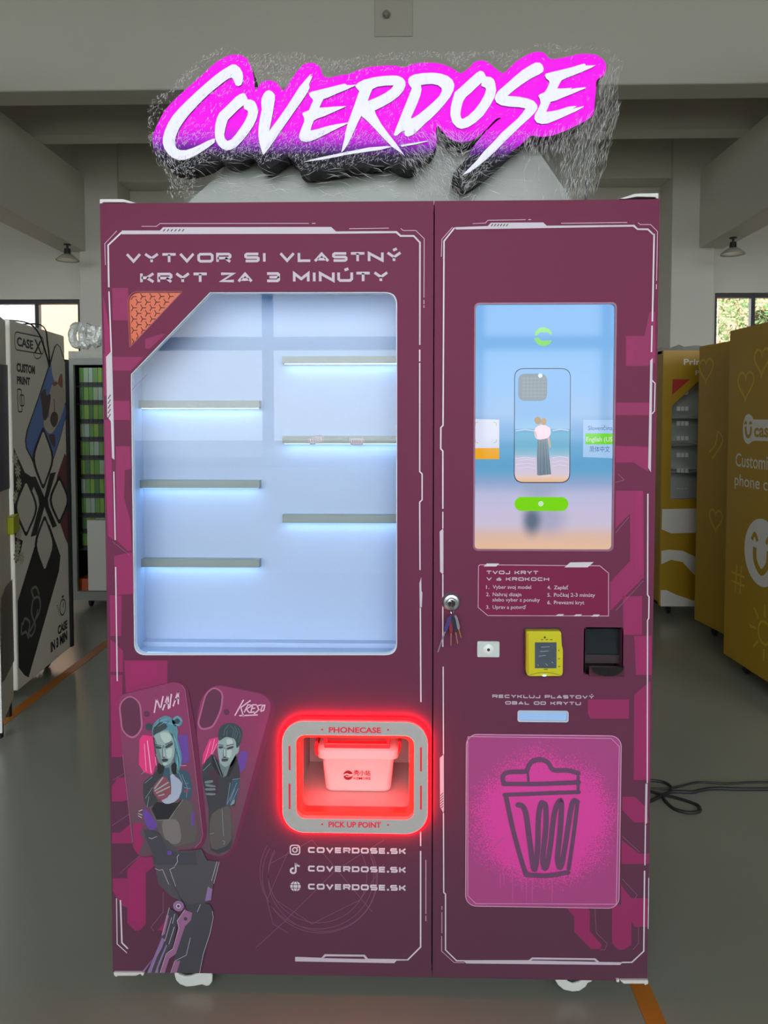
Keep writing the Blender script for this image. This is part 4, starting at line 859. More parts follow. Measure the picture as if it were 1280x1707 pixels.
pz(Z1, 'portrait_top_print', blk, [[(360, 1130), (420, 1140), (560, 1140), (600, 1110), (560, 1200), (480, 1290), (370, 1300), (320, 1200)]], 0.0034, 1)
lines('portrait_cuff_print', hl, [(1.2, Z1([(205, 1215), (240, 1200)])), (1.2, Z1([(200, 1235), (240, 1250)])), (1.2, Z1([(200, 1255), (235, 1275)]))], 0.0052, ddoor)
lines('case_edge_print', rim_l, [(0.9, Z1([(600, 60), (628, 100), (660, 330), (720, 800), (792, 1430), (770, 1500), (720, 1550)])), (0.8, Z1([(60, 700), (110, 1150), (150, 1500)]))], 0.0049, ddoor)
# mechanical arm
arm = mat('print arm dark', '#43424a', 0.4); arm2 = mat('print arm grey', '#4e4b50', 0.4); lil = mat('print arm lilac', '#8d6f9c', 0.4); lil2 = mat('print arm rose', '#96648a', 0.4); armw = mat('print arm highlight', '#c3b6c4', 0.4)
pz(Z1, 'arm_print', arm, [[(250, 1380), (330, 1390), (400, 1420), (470, 1560), (560, 1600), (730, 1580), (740, 1707), (340, 1707), (330, 1600), (270, 1460)]], 0.0050, 0)
pz(Z3, 'arm_print', arm2, [[(170, 60), (330, 60), (450, 180), (700, 160), (760, 280), (890, 290), (830, 530), (800, 720), (690, 760), (600, 830), (470, 720), (380, 680), (230, 540), (195, 350)]], 0.0046, 0)
pz(Z3, 'arm_print', arm, [[(290, 380), (420, 560), (470, 700), (590, 760), (680, 740), (790, 760), (830, 840), (820, 950), (700, 1440), (690, 1505), (360, 1505), (420, 1300), (560, 830), (420, 600)], [(340, 790), (400, 830), (450, 870), (430, 1000), (380, 1230), (300, 1300), (240, 1505), (90, 1505), (200, 1300), (290, 1000)]], 0.0048, 0)
pz(Z3, 'arm_plate_print', lil2, [[(520, 815), (600, 850), (585, 930), (520, 1000), (420, 1300), (350, 1350), (300, 1505), (245, 1505), (320, 1290), (390, 1240), (450, 1020), (435, 940)], [(320, 870), (345, 880), (300, 1080), (265, 1110)], [(410, 1380), (470, 1370), (430, 1505), (375, 1505)]], 0.0052, 0)
pz(Z3, 'arm_plate_print', lil, [[(270, 1120), (300, 1140), (270, 1230), (215, 1330), (150, 1505), (110, 1505), (190, 1310)], [(180, 1335), (140, 1400), (70, 1505), (40, 1505)], [(770, 560), (820, 590), (805, 710), (740, 720)], [(315, 1195), (325, 1210), (230, 1450), (225, 1505), (190, 1505), (240, 1370)]], 0.0052, 0)
for r_, mt, d in ((9.3, lil, .0054), (6.6, lil2, .0056), (4.2, armw, .0058), (2.4, arm, .0060)): zdot(Z3, 450, 775, r_, mt, d, 'arm_joint_print')
zdot(Z3, 527, 915, 3.0, arm, 0.0055, 'arm_joint_print')
lines('arm_line_print', armw, [(0.8, Z3(q)) for q in ([(195, 365), (240, 385), (275, 375), (345, 540)], [(455, 210), (435, 240), (440, 290), (410, 340)], [(410, 350), (355, 375), (420, 560)], [(895, 290), (835, 530)], [(870, 290), (810, 500)], [(690, 755), (655, 840)], [(820, 830), (830, 900), (795, 1070), (720, 1300), (680, 1505)], [(580, 1120), (535, 1310), (410, 1375), (365, 1505)], [(410, 860), (385, 965)], [(405, 1000), (345, 1190)], [(375, 900), (300, 1160)], [(520, 815), (435, 935), (455, 1015), (390, 1240), (315, 1295), (250, 1500)], [(125, 30), (160, 40), (215, 15)], [(350, 790), (330, 870), (270, 1090)])], 0.0056, ddoor)
zdot(Z3, 350, 195, 4.0, purp, 0.0054, 'arm_light_print')

# --- pick-up point: frame, red rings, compartment
pf = (*F.uv(473, 1380), *F.uv(713, 1198.5)); fr_o = rrect(pf[0], pf[1], pf[2], pf[3], 0.055, 10)
frame_m = mat('pickup frame grey', '#b2aeaa', 0.4)
pi = rrect(po[0]-0.001, po[1]-0.001, po[2]+0.001, po[3]+0.001, 0.022)
pfo = MB().prism(F, [fr_o, pi], 0.0, 0.022).build('pickup_frame', frame_m, vm, bevel=0.003)
redm = mat('red light ring', '#ff1020', 0.4, emit=(1.0, 0.0002, 0.0007), es=26.0)
g_ = 5.5*PXM; ro = rrect(pf[0]-g_, pf[1]-g_, pf[2]+g_, pf[3]+g_, 0.063, 10)
MB().prism(F, [ro, fr_o], 0.0005, 0.012).build('light_ring', redm, pfo)
redi = mat('inner red light ring', '#ff3020', 0.4, emit=(1.0, 0.0012, 0.0012), es=16.0)
g_ = 6.5*PXM; pin = rrect(po[0]+g_, po[1]+g_, po[2]-g_, po[3]-g_, 0.014)
MB().prism(F, [rrect(po[0], po[1], po[2], po[3], 0.022), pin], -0.02, 0.008).build('inner_light_ring', redi, pfo)
redl = mat('red frame lettering', '#c01c34', 0.4, emit=(1.0, 0.02, 0.06), es=0.3)
redl.cycles.emission_sampling = 'NONE'
mb = MB(); px_text(mb, F, 'PHONECASE', 549.5, 635.5, 1206, 1215, 0.0225, 0.03); px_text(mb, F, 'PICK UP POINT', 549, 635.5, 1362, 1371, 0.0225, 0.03)
for x, y in ((538.5, 1210), (647, 1210.5), (538.5, 1366), (647, 1367)): c = F.uv(x, y); mb.flat(F, [circle(c[0], c[1], 1.7*PXM, 10)], 0.0225)
mb.build('frame_lettering', redl, pfo)
mb = MB()
for x, a, b in ((485, 1237, 1277), (485, 1299, 1341), (701.2, 1239, 1279), (701.2, 1302, 1342)):
    p, q = F.uv(x, b), F.uv(x, a); mb.prism(F, [rrect(p[0]-1.5*PXM, p[1], p[0]+1.5*PXM, q[1], 1.4*PXM, 4)], 0.022, 0.0228)
mb.build('frame_light_slit', redl, pfo)
comp_m = mat('compartment white', '#b9b4b2', 0.5); PD = 0.27
mb = MB(); e = 0.004
mb.box(po[0]-e, po[2]+e, PD, PD+0.01, po[1]-e, po[3]+0.03); mb.box(po[0]-e-0.01, po[0]-e, 0.022, PD, po[1]-e, po[3]+0.03); mb.box(po[2]+e, po[2]+e+0.01, 0.022, PD, po[1]-e, po[3]+0.03)
mb.box(po[0]-e, po[2]+e, 0.022, PD, po[1]-e-0.01, po[1]-e+0.012); mb.box(po[0]-e, po[2]+e, 0.022, PD, po[3]+0.03, po[3]+0.04)
comp = mb.build('pickup_compartment', comp_m, vm)
CFZ = po[1]-e+0.012

# --- touch screen
def screen_mat(name, col, es=1.0, ramp=None, blobs=()):
    if name in MATS: return MATS[name]
    m = mat(name, '#08090a', 0.06, spec=0.35, emit=col if isinstance(col, str) else '#ffffff', es=es); nt = m.node_tree; b = nt.nodes['Principled BSDF']
    if ramp:
        tc = nt.nodes.new('ShaderNodeTexCoord'); sp = nt.nodes.new('ShaderNodeSeparateXYZ'); mr = nt.nodes.new('ShaderNodeMapRange')
        z0, z1, stops = ramp
        mr.inputs[1].default_value = z0; mr.inputs[2].default_value = z1
        rmp = nt.nodes.new('ShaderNodeValToRGB'); cr = rmp.color_ramp
        while len(cr.elements) < len(stops): cr.elements.new(0.5)
        for el, (p, c) in zip(cr.elements, stops): el.position = p; el.color = (*hexlin(c), 1)
        nt.links.new(tc.outputs['Object'], sp.inputs[0]); nt.links.new(sp.outputs[2], mr.inputs[0]); nt.links.new(mr.outputs[0], rmp.inputs[0]); last = rmp.outputs[0]
        for (x_, y_, rx_, ry_, c_, k_) in blobs:                 # the out-of-focus figure shown behind the button
            cxy = F.uv(x_, y_); vm_ = nt.nodes.new('ShaderNodeVectorMath'); vm_.operation = 'SUBTRACT'; vm_.inputs[1].default_value = (cxy[0], 0, cxy[1])
            vs_ = nt.nodes.new('ShaderNodeVectorMath'); vs_.operation = 'MULTIPLY'; vs_.inputs[1].default_value = (1/(rx_*PXM), 0, 1/(ry_*PXM))
            vl_ = nt.nodes.new('ShaderNodeVectorMath'); vl_.operation = 'LENGTH'; q_ = nt.nodes.new('ShaderNodeMapRange'); q_.interpolation_type = 'SMOOTHSTEP'
            q_.inputs[1].default_value = 1.0; q_.inputs[2].default_value = 0.15; q_.inputs[3].default_value = 0.0; q_.inputs[4].default_value = k_
            xm = nt.nodes.new('ShaderNodeMix'); xm.data_type = 'RGBA'; xm.inputs[7].default_value = (*hexlin(c_), 1)
            nt.links.new(tc.outputs['Object'], vm_.inputs[0]); nt.links.new(vm_.outputs[0], vs_.inputs[0]); nt.links.new(vs_.outputs[0], vl_.inputs[0]); nt.links.new(vl_.outputs[1], q_.inputs[0]); nt.links.new(q_.outputs[0], xm.inputs[0]); nt.links.new(last, xm.inputs[6]); last = xm.outputs[2]
        nt.links.new(last, b.inputs['Emission Color'])
    m.cycles.emission_sampling = 'NONE' if not ramp else 'AUTO'
    return m
SD = -0.006
zf = lambda y: F.uv(905, y)[1]
stp = lambda lst, z0, z1: [((zf(y)-z0)/(z1-z0), c) for y, c in lst]
st_bg = stp([(915, '#e2b99b'), (893, '#d9b6a8'), (875, '#c8bfd4'), (850, '#c4bddb'), (825, '#b9bbdb'), (805, '#8fa6cd'), (785, '#64a3cc'), (745, '#5c9fcc'), (715, '#6fa3d6'), (690, '#93b8e2'), (640, '#86b8ea'), (570, '#7cb4ea'), (506, '#74aee8')], scr[1], scr[3])
ts = MB().prism(F, [scrl], -0.02, SD).build('touch_screen', screen_mat('screen picture', '#ffffff', 1.0, (scr[1], scr[3], st_bg), ((900, 815, 42, 30, '#97a3bd', 0.7), (915, 865, 45, 40, '#8f97b5', 0.6), (887, 868, 24, 38, '#4f6478', 0.9))), vm)
d0 = SD
def s_poly(name, col, q, dd, sm=0, es=1.0, r=0):
    uv = F.px(q)
    if sm: uv = smooth(uv, sm)
    if r: uv = roundpoly(uv, r*PXM)
    return MB().flat(F, [uv], d0+dd).build(name, screen_mat('screen '+col, '#'+col, es), ts)
# logo
ZL = lambda pts: zoomed(780, 500, 3.969, pts)
s_poly('screen_logo', '8fe079', ZL([(445, 235), (450, 205), (475, 183), (505, 178), (535, 188), (558, 212), (555, 232), (530, 212), (480, 212), (460, 232)]), 0.0003)
s_poly('screen_logo', '8fe079', ZL([(440, 252), (470, 248), (490, 268), (558, 265), (545, 288), (510, 305), (475, 298), (450, 278)]), 0.0003)
# phone preview
pr = ZL([(308, 450), (684, 450), (678, 1212), (305, 1212)])
s_poly('screen_phone', '2f3a52', pr, 0.0010, r=16)
st_ph = stp([(801, '#e8bd9c'), (795, '#e3c9c0'), (790, '#d5c8da'), (765, '#c9c4dc'), (758, '#8fb9d2'), (745, '#63aac9'), (722, '#55a3c8'), (717, '#4f96c6'), (714, '#8cbbe2'), (690, '#7fb0e2'), (620, '#7db4ea')], zf(802), zf(615))
MB().flat(F, [roundpoly(F.px(ZL([(313, 456), (679, 456), (673, 1206), (310, 1206)])), 15*PXM)], d0+0.0014).build('screen_phone_picture', screen_mat('screen phone picture', '#ffffff', 1.0, (zf(802), zf(615), st_ph)), ts)
s_poly('screen_phone_camera', '7d8c96', ZL([(334, 487), (526, 487), (526, 668), (334, 668)]), 0.0017, r=12)
for k in range(6): MB().stroke(F, F.px(ZL([(372+25*k, 505), (370+25*k, 650)])), 0.7*PXM, d0+0.0019).build('screen_phone_camera_line', screen_mat('screen grid', '#93a2ab'), ts)
for k in range(6): MB().stroke(F, F.px(ZL([(360, 520+24*k), (522, 518+24*k)])), 0.7*PXM, d0+0.0019).build('screen_phone_camera_line', screen_mat('screen grid', '#93a2ab'), ts)
c = F.uv(*ZL([(480, 500)])[0]); MB().flat(F, [circle(c[0], c[1], 3.6*PXM, 14)], d0+0.0021).build('screen_phone_camera_lens', screen_mat('screen white', '#dfe6ea'), ts)
mb = MB()
for y, a, b in ((1045, 320, 440), (1060, 330, 450), (1085, 320, 450), (1110, 330, 450), (1040, 560, 665), (1070, 560, 670), (1095, 560, 660), (862, 315, 440), (860, 560, 670)): MB().stroke(F, F.px(ZL([(a, y+5), ((a+b)/2, y-4), (b, y+4)])), 1.1*PXM, d0+0.0018).build('screen_wave_line', screen_mat('screen foam', '#dcd6ea'), ts)
# the mother and child in the preview picture, seen from behind
s_poly('screen_figure_skirt', '6f8090', ZL([(462, 920), (525, 920), (540, 1040), (552, 1155), (500, 1165), (460, 1160), (458, 1040)]), 0.0020)
for x0_, x1_ in ((475, 470), (492, 490), (508, 520), (520, 538)): MB().stroke(F, F.px(ZL([(x0_, 925), (x1_, 1155)])), 0.8*PXM, d0+0.0023).build('screen_figure_fold', screen_mat('screen fold', '#8d9ba8'), ts)
s_poly('screen_figure_top', 'ecd5e2', ZL([(450, 845), (490, 825), (525, 835), (545, 850), (548, 885), (525, 915), (460, 922), (440, 880)]), 0.0024, 3)
s_poly('screen_figure_arm', 'd9a48f', ZL([(525, 905), (538, 900), (550, 970), (543, 985), (532, 940)]), 0.0022)
s_poly('screen_figure_arm', 'd9a48f', ZL([(440, 870), (450, 870), (460, 915), (450, 905)]), 0.0026)
s_poly('screen_figure_hair', 'a98a5c', ZL([(440, 790), (462, 772), (485, 790), (480, 818), (455, 822)]), 0.0026, 3)
s_poly('screen_figure_hair', 'b59062', ZL([(488, 795), (503, 780), (520, 795), (515, 825), (492, 825)]), 0.0027, 3)
s_poly('screen_figure_foot', 'e6cfc6', ZL([(475, 1162), (545, 1155), (545, 1170), (500, 1176)]), 0.0024)
# side cards and button
a_, b_ = (789.5, 698), (833, 766)
s_poly('screen_card', 'd5daf0', [(789.5, 698.5), (832.5, 699.5), (832.5, 747), (789.5, 747)], 0.0006)
s_poly('screen_card_band', 'eaa61c', [(789.5, 747), (832.5, 747), (832.5, 765.5), (789.5, 765.5)], 0.0006)
mb = MB()
for q in ([(50, 830), (50, 812), (70, 808)], [(170, 808), (190, 815), (190, 835)], [(50, 920), (50, 940), (70, 946)], [(170, 946), (190, 940), (190, 920)]): mb.stroke(F, F.px(ZL(q)), 0.9*PXM, d0+0.0009)
mb.build('screen_card_corner', screen_mat('screen olive', '#b5b070'), ts)
s_poly('screen_language_card', '9fc3ec', [(973, 700), (1023.5, 700), (1022, 764), (972.5, 762)], 0.0006)
s_poly('screen_language_choice', '6fd024', [(976.5, 722.5), (1023, 722.5), (1022.5, 741), (976.5, 741)], 0.0009)
dkb = screen_mat('screen dark blue', '#3d5a8c')
mb = MB(); px_text(mb, F, 'Slovenčina', 981, 1021.5, 709.5, 717, d0+0.0012); px_text(mb, F, '简体中文', 983.5, 1017, 745, 753, d0+0.0012); mb.build('screen_language_text', dkb, ts)
mb = MB(); px_text(mb, F, 'English (US', 978, 1021.5, 728, 736, d0+0.0012); mb.build('screen_language_text', screen_mat('screen white', '#dfe6ea'), ts)
q_ = (*F.uv(858, 852), *F.uv(948, 829)); MB().flat(F, [rrect(*q_, (q_[3]-q_[1])/2-0.0002, 8)], d0+0.0012).build('screen_button', screen_mat('screen 78d414', '#78d414'), ts)
c = F.uv(902, 840); mb = MB(); mb.flat(F, [circle(c[0], c[1], 4.2*PXM, 16)], d0+0.0015); mb.build('screen_button_icon', screen_mat('screen white', '#dfe6ea'), ts)
MB().stroke(F, circle(c[0], c[1], 2*PXM, 12), 0.8*PXM, d0+0.0018, closed=True).build('screen_button_icon', screen_mat('screen 78d414', '#78d414'), ts)
MB().prism(F, [rrect(scr[0]-0.001, scr[1]-0.001, scr[2]+0.001, scr[3]+0.001, 0.012), rrect(scr[0]+0.003, scr[1]+0.003, scr[2]-0.003, scr[3]-0.003, 0.010)], -0.015, 0.0006).build('screen_rim', mat('screen rim', '#8c5a74', 0.35), ts)

# --- printed decoration of the service door
polys('circuit_print', pink, [
 [(1043, 560), (1074, 560), (1082, 520), (1092, 520), (1092, 605), (1078, 610), (1043, 610)], [(1027, 671), (1083, 671), (1083, 692), (1026, 692)], [(1026, 743), (1080, 745), (1080, 786), (1056, 771), (1026, 771)],
 [(1026, 818), (1072, 818), (1073, 962), (1017, 1018), (1017, 970), (1050, 935), (1050, 856), (1026, 880)], [(1038, 994), (1070, 994), (1070, 1058), (1039, 1058)], [(1057, 1060), (1086, 1060), (1086, 1125), (1060, 1125)],
 [(980, 1166), (1048, 1166), (1048, 1198), (984, 1198), (980, 1190)], [(1057, 1158), (1084, 1135), (1083.5, 1300), (1056, 1300)], [(1037, 1328), (1058, 1328), (1076, 1345), (1082, 1371), (1057, 1371), (1037, 1350)],
 [(1036, 1400), (1065, 1423), (1082, 1423), (1082, 1440), (1036, 1440)], [(1035, 1475), (1052, 1497), (1079.5, 1497), (1079.5, 1545), (1058, 1545), (1052, 1535), (1052, 1575), (1040, 1583), (1030, 1583), (1020, 1572), (1020, 1508), (1035, 1508)],
 [(944, 1513), (980, 1513), (983, 1520), (983, 1552), (1003, 1575), (1000, 1582), (985, 1582), (957, 1553), (957, 1528)]], D1, sdoor)
polys('circuit_print', pink2, [[(1045, 562), (1056, 562), (1056, 606), (1045, 606)], [(1060, 818), (1070, 818), (1070, 950), (1060, 950)], [(1066, 1065), (1078, 1065), (1078, 1120), (1066, 1120)], [(1070, 1170), (1080, 1170), (1080, 1295), (1070, 1295)]], D2, sdoor)
lines('circuit_line_print', linef, [(0.8, q) for q in ([(1026, 1018), (1072, 968)], [(1030, 790), (1040, 800), (1026, 804)], [(1026, 888), (1048, 862)], [(991, 1513), (994, 1555), (1012, 1573), (1008, 1583), (1000, 1583)], [(1064, 1545), (1064, 1572), (1055, 1583)], [(1037, 1465), (1062, 1492), (1058, 1497)], [(1036, 1393), (1066, 1420)])], D2, sdoor)
lines('frame_line_print', lineW, [(2.3, [(757.5, 380), (740, 402), (738.3, 709), (734.7, 713), (734.5, 748), (738, 752), (738, 848)]), (1.8, [(738, 853), (738, 881)]), (1.9, [(738, 957), (738, 1078)]), (1.9, [(738.5, 1111), (739, 1257)]),
 (2.0, [(739, 1355), (739.5, 1487), (742.5, 1490), (742.5, 1583), (761, 1601), (774, 1601)]),
 (2.4, [(1090, 390), (1087, 536)]), (2.2, [(1086.5, 543), (1085.5, 587)]), (1.6, [(1086.5, 634), (1091.5, 639), (1090.5, 685), (1086.5, 690)]), (1.9, [(1079.5, 823), (1079, 991), (1081.5, 995), (1081, 1030), (1079, 1034), (1078.5, 1305)]),
 (1.8, [(1075.5, 1375), (1074.6, 1442)]), (2.2, [(1074, 1451), (1072.7, 1585), (1053, 1603.5), (1036, 1603.8)]), (1.2, [(1081, 1463), (1080, 1548)])], D4, sdoor)
polys('frame_bar_print', MATS['grey bar print'], [
 [(758, 379), (813, 377), (818, 371.5), (905, 371), (911, 376.5), (1057, 375), (1063, 381), (1080, 381), (1091.3, 392), (1089, 393), (1079, 383.8), (1062, 383.5), (1055, 378), (760, 382.8)],
 [(738, 881), (732.8, 886), (733.5, 953), (738, 957), (739, 954), (739, 884)], [(739.5, 1257), (733, 1263), (733.5, 1345), (739, 1355), (740, 1350)],
 [(1087.5, 597), (1083.5, 601), (1080, 780), (1084.5, 787), (1086, 690)], [(1079, 1306), (1075.5, 1306), (1074.5, 1376), (1078, 1371)],
 [(771, 1600), (881, 1600), (886.5, 1595.5), (992, 1597), (999, 1603), (1038, 1603.5), (1033, 1608), (777, 1605.5)]], D4, sdoor)
polys('frame_notch_print', panel, [[(884.5, 1600.3), (888, 1598.6), (990, 1599.8), (994, 1602.6)]], D5, sdoor)
lines('frame_thin_print', linep, [(1.0, [(754, 379), (736.5, 399), (735.5, 428)]), (1.0, [(788, 373), (809, 372), (813, 367.5), (876, 366.5)]), (1.2, [(880, 366.5), (885, 366.3)]), (1.1, [(935, 372.5), (1045, 371)]), (1.0, [(1063, 371.5), (1067, 374.5), (1084, 374.5), (1095.5, 386), (1094, 468)]), (1.2, [(1093.8, 474), (1093.6, 482)]),
 (1.0, [(736.5, 1510), (736.5, 1516)]), (1.0, [(736.5, 1520), (736.5, 1555)]), (1.0, [(736, 1560), (736, 1585), (757, 1604), (774, 1604)])], D4, sdoor)
mb = MB()
for k in range(6): mb.stroke(F, F.px([(818.5+k*5, 377.5), (821.5+k*5, 373.5)]), 1.6*PXM, D5)
for k in range(6): mb.stroke(F, F.px([(734, 1326+k*4.4), (738.5, 1321+k*4.4)]), 1.2*PXM, D5)
mb.build('hatch_print', hatch, sdoor)
# steps panel
ZP = lambda pts: zoomed(720, 700, 3.282, pts)
stp_o = ZP([(262, 792), (918, 798), (965, 838), (965, 1072), (305, 1070), (252, 1025), (254, 800)])
polys('steps_panel_print', maroon_d, [stp_o], D3, sdoor)
MB().stroke(F, F.px(stp_o), 1.0*PXM, D4, closed=True).build('steps_panel_line_print', linep, sdoor)
polys('steps_panel_tab_print', mat('tab print', '#cdc6cb', 0.4), [ZP(q) for q in ([(300, 785), (368, 785), (350, 801), (282, 801)], [(755, 779), (884, 777), (850, 806), (724, 806)], [(690, 1062), (722, 1062), (712, 1072), (672, 1072)], [(788, 1063), (820, 1063), (810, 1073), (770, 1073)], [(885, 1064), (917, 1064), (907, 1075), (867, 1075)])], D5, sdoor)
mb = MB(); wide_text(mb, F, 'TVOJ KRYT', 810.5, 897, 951, 956.8, D5, 0.26); wide_text(mb, F, 'V 6 KROKOCH', 810.5, 915, 962, 967.6, D5, 0.26)
for t_, xl_, xr_, yb_ in (('1.', 810, 815.5, 981.3), ('Vyber svoj model', 821, 885, 981.3), ('2.', 810, 816, 993.5), ('Nahraj dizajn', 821, 868.5, 993.5), ('alebo vyber z ponuky', 820.5, 899.5, 1002.5), ('3.', 810, 816, 1014.7), ('Uprav a potvrď', 821, 876.5, 1014.7), ('4.', 912, 918, 982), ('Zaplať', 923, 946.5, 982), ('5.', 912, 918, 994.5), ('Počkaj 2-3 minúty', 923, 991.5, 994.5), ('6.', 912, 918, 1007), ('Prevezmi kryt', 923, 973.5, 1007)):
    px_text(mb, F, t_, xl_, xr_, yb_-6.2, yb_, D5, 0.008)
wide_text(MB(), F, 'RECYKLUJ PLASTOVÝ', 820.5, 990, 1157.5, 1163, D4, 0.27).build('recycling_lettering', lett, sdoor); wide_text(MB(), F, 'OBAL OD KRYTU', 842, 968, 1168.5, 1174, D4, 0.27).build('recycling_lettering', lett, sdoor)
mb.build('steps_lettering', lett, sdoor)
# return slot, softly lit
MB().prism(F, [slotl], -0.02, -0.003).build('return_slot', mat('slot light', '#8fb2dc', 0.3, emit=(0.50, 0.70, 0.95), es=0.15), vm)
MB().prism(F, [rrect(slot[0]-0.001, slot[1]-0.001, slot[2]+0.001, slot[3]+0.001, 0.006), rrect(slot[0]+0.003, slot[1]+0.003, slot[2]-0.003, slot[3]-0.003, 0.004)], -0.01, 0.001).build('slot_rim', mat('slot rim', '#b9c6d6', 0.3), vm)
# bin door with the sprayed bin
ba = F.uv(775, 1509); bb = F.uv(1035.5, 1225)
def spray():
    m = mat('sprayed bin print', '#9a4078', 0.35, spec=0.45); nt = m.node_tree; b = nt.nodes['Principled BSDF']
    tc = nt.nodes.new('ShaderNodeTexCoord'); mp = nt.nodes.new('ShaderNodeVectorMath'); mp.operation = 'SUBTRACT'
    c = F.uv(905, 1365); mp.inputs[1].default_value = (c[0], 0, c[1])
    sc = nt.nodes.new('ShaderNodeVectorMath'); sc.operation = 'MULTIPLY'; sc.inputs[1].default_value = (1/(128*PXM), 0, 1/(122*PXM))
    ln = nt.nodes.new('ShaderNodeVectorMath'); ln.operation = 'LENGTH'
    n1 = nt.nodes.new('ShaderNodeTexNoise'); n1.inputs['Scale'].default_value = 9; n1.inputs['Detail'].default_value = 3
    n2 = nt.nodes.new('ShaderNodeTexNoise'); n2.inputs['Scale'].default_value = 300; n2.inputs['Detail'].default_value = 1
    def mth(op, a, bq):
        q = nt.nodes.new('ShaderNodeMath'); q.operation = op
        for i, x in enumerate((a, bq)):
            if isinstance(x, (int, float)): q.inputs[i].default_value = x
            else: nt.links.new(x, q.inputs[i])
        return q.outputs[0]
    nt.links.new(tc.outputs['Object'], mp.inputs[0]); nt.links.new(mp.outputs[0], sc.inputs[0]); nt.links.new(sc.outputs[0], ln.inputs[0])
    for n in (n1, n2): nt.links.new(tc.outputs['Object'], n.inputs['Vector'])
    v = mth('ADD', ln.outputs[1], mth('MULTIPLY', n1.outputs['Fac'], 0.4)); v = mth('ADD', v, mth('MULTIPLY', n2.outputs['Fac'], 1.0))
    mr = nt.nodes.new('ShaderNodeMapRange'); mr.inputs[1].default_value = 1.52; mr.inputs[2].default_value = 1.62; nt.links.new(v, mr.inputs[0])
    mx = nt.nodes.new('ShaderNodeMix'); mx.data_type = 'RGBA'; mx.inputs[6].default_value = (*hexlin('#dd459d'), 1); mx.inputs[7].default_value = (*hexlin('#a94682'), 1)
    nt.links.new(mr.outputs[0], mx.inputs[0]); nt.links.new(mx.outputs[2], b.inputs['Base Color'])
    return m
bd = MB().prism(F, [rrect(ba[0], ba[1], bb[0], bb[1], 0.028, 8)], 0.0, 0.004).build('bin_door', spray(), vm)
BDd = 0.0044
ZT_ = lambda pts: zoomed(720, 1120, 3.282, pts)
binp = mat('bin stroke print', '#6a4463', 0.4)
mb = MB()
def fat(q, w, tw=None):
    uv = smooth(F.px(ZT_(q)), 4, False)
    for k_ in range(0, len(uv)-1, 6):            # short overlapping strokes, a hair apart in depth
        seg = uv[k_:k_+7]; fat.n = (fat.n+1) % 6; d_ = BDd+0.0004*fat.n
        mb.stroke(F, seg, w*PXM, d_)
        for z_, e_ in ((0.00015, seg[0]), (0.00028, seg[-1])): mb.flat(F, [circle(e_[0], e_[1], w*PXM/2, 12)], d_+z_)
        if w < 6: break
fat.n = 0
fat([(392, 605), (385, 575), (402, 548), (450, 541), (512, 538), (528, 505), (555, 480), (600, 475), (635, 495), (662, 532), (740, 534), (798, 550)], 8); fat([(522, 545), (526, 590)], 4); fat([(388, 607), (600, 607), (800, 598)], 7.5); fat([(797, 570), (797, 655)], 5.5); fat([(395, 668), (600, 660), (800, 652)], 7)
fat([(402, 672), (440, 850), (480, 1000), (512, 1102)], 8); fat([(512, 1102), (620, 1108), (742, 1092)], 8); fat([(792, 722), (773, 880), (745, 1070)], 7)
fat([(468, 722), (492, 728), (512, 770), (530, 900), (552, 1058), (566, 1055), (576, 950), (580, 800), (592, 722), (605, 712), (620, 735), (620, 850), (604, 1000), (610, 1058), (626, 1055), (645, 950), (665, 780), (690, 708), (706, 718), (700, 850), (685, 1000), (692, 1055), (706, 1048), (726, 950), (755, 760), (772, 702), (792, 706)], 9)
mb.build('bin_drawing_print', binp, bd)
mb = MB()
for x, a, b in ((440, 1060, 1262), (372, 1095, 1180), (392, 1100, 1165), (490, 1105, 1200), (515, 1110, 1270), (547, 1110, 1258), (655, 1115, 1262), (610, 1115, 1180)): mb.stroke(F, F.px(ZT_([(x, a), (x, b)])), 2.0*PXM, BDd-0.0002, taper=lambda t: 1-0.55*t)
mb.build('paint_drip_print', mat('paint drip print', '#c24e97', 0.4), bd)
mb = MB()
for q in ([(250, 915), (300, 905), (330, 920)], [(225, 955), (255, 970)], [(270, 985), (340, 990)], [(330, 960), (390, 900)]): mb.stroke(F, smooth(F.px(ZT_(q)), 3, False), 3.0*PXM, BDd-0.0002)
mb.build('paint_smear_print', MATS['paint drip print'], bd)
mb = MB(); mb.stroke(F, rrect(ba[0]+0.001, ba[1]+0.001, bb[0]-0.001, bb[1]-0.001, 0.027, 8), 1.2*PXM, BDd, closed=True)
mb.stroke(F, F.px(ZT_([(195, 350), (978, 360), (1022, 405), (1005, 1265), (238, 1262), (195, 1218)])), 0.9*PXM, BDd, closed=True)
mb.build('bin_border_print', linep, bd)

# --- lens plate, card reader, code scanner, lock
a = F.uv(795, 1094); b = F.uv(832, 1068.5); cu, cv = (a[0]+b[0])/2, (a[1]+b[1])/2
lp = MB()
hw, hh = (b[0]-a[0])/2, (b[1]-a[1])/2
lp.prism(F, [rrect(a[0], a[1], b[0], b[1], 0.003)], 0, 0.006)
plt = lp.build('lens_plate', mat('frosted plate', '#c4cdc8', 0.3), vm, bevel=0.001)
MB().lathe([(0.013, 0.0), (0.007, 0.004), (0.0045, 0.004)], Matrix.Translation(F.w(cu, cv, 0.006)) @ Matrix.Rotation(R90, 4, 'X'), 24).build('lens_dish', mat('lens dish', '#dfe6e2', 0.25), plt, smooth=True)
MB().lathe([(0.0, 0.0062), (0.0035, 0.0058), (0.0045, 0.003)], Matrix.Translation(F.w(cu, cv, 0.005)) @ Matrix.Rotation(R90, 4, 'X'), 16).build('lens', mat('lens dark', '#34443e', 0.15), plt, smooth=True)
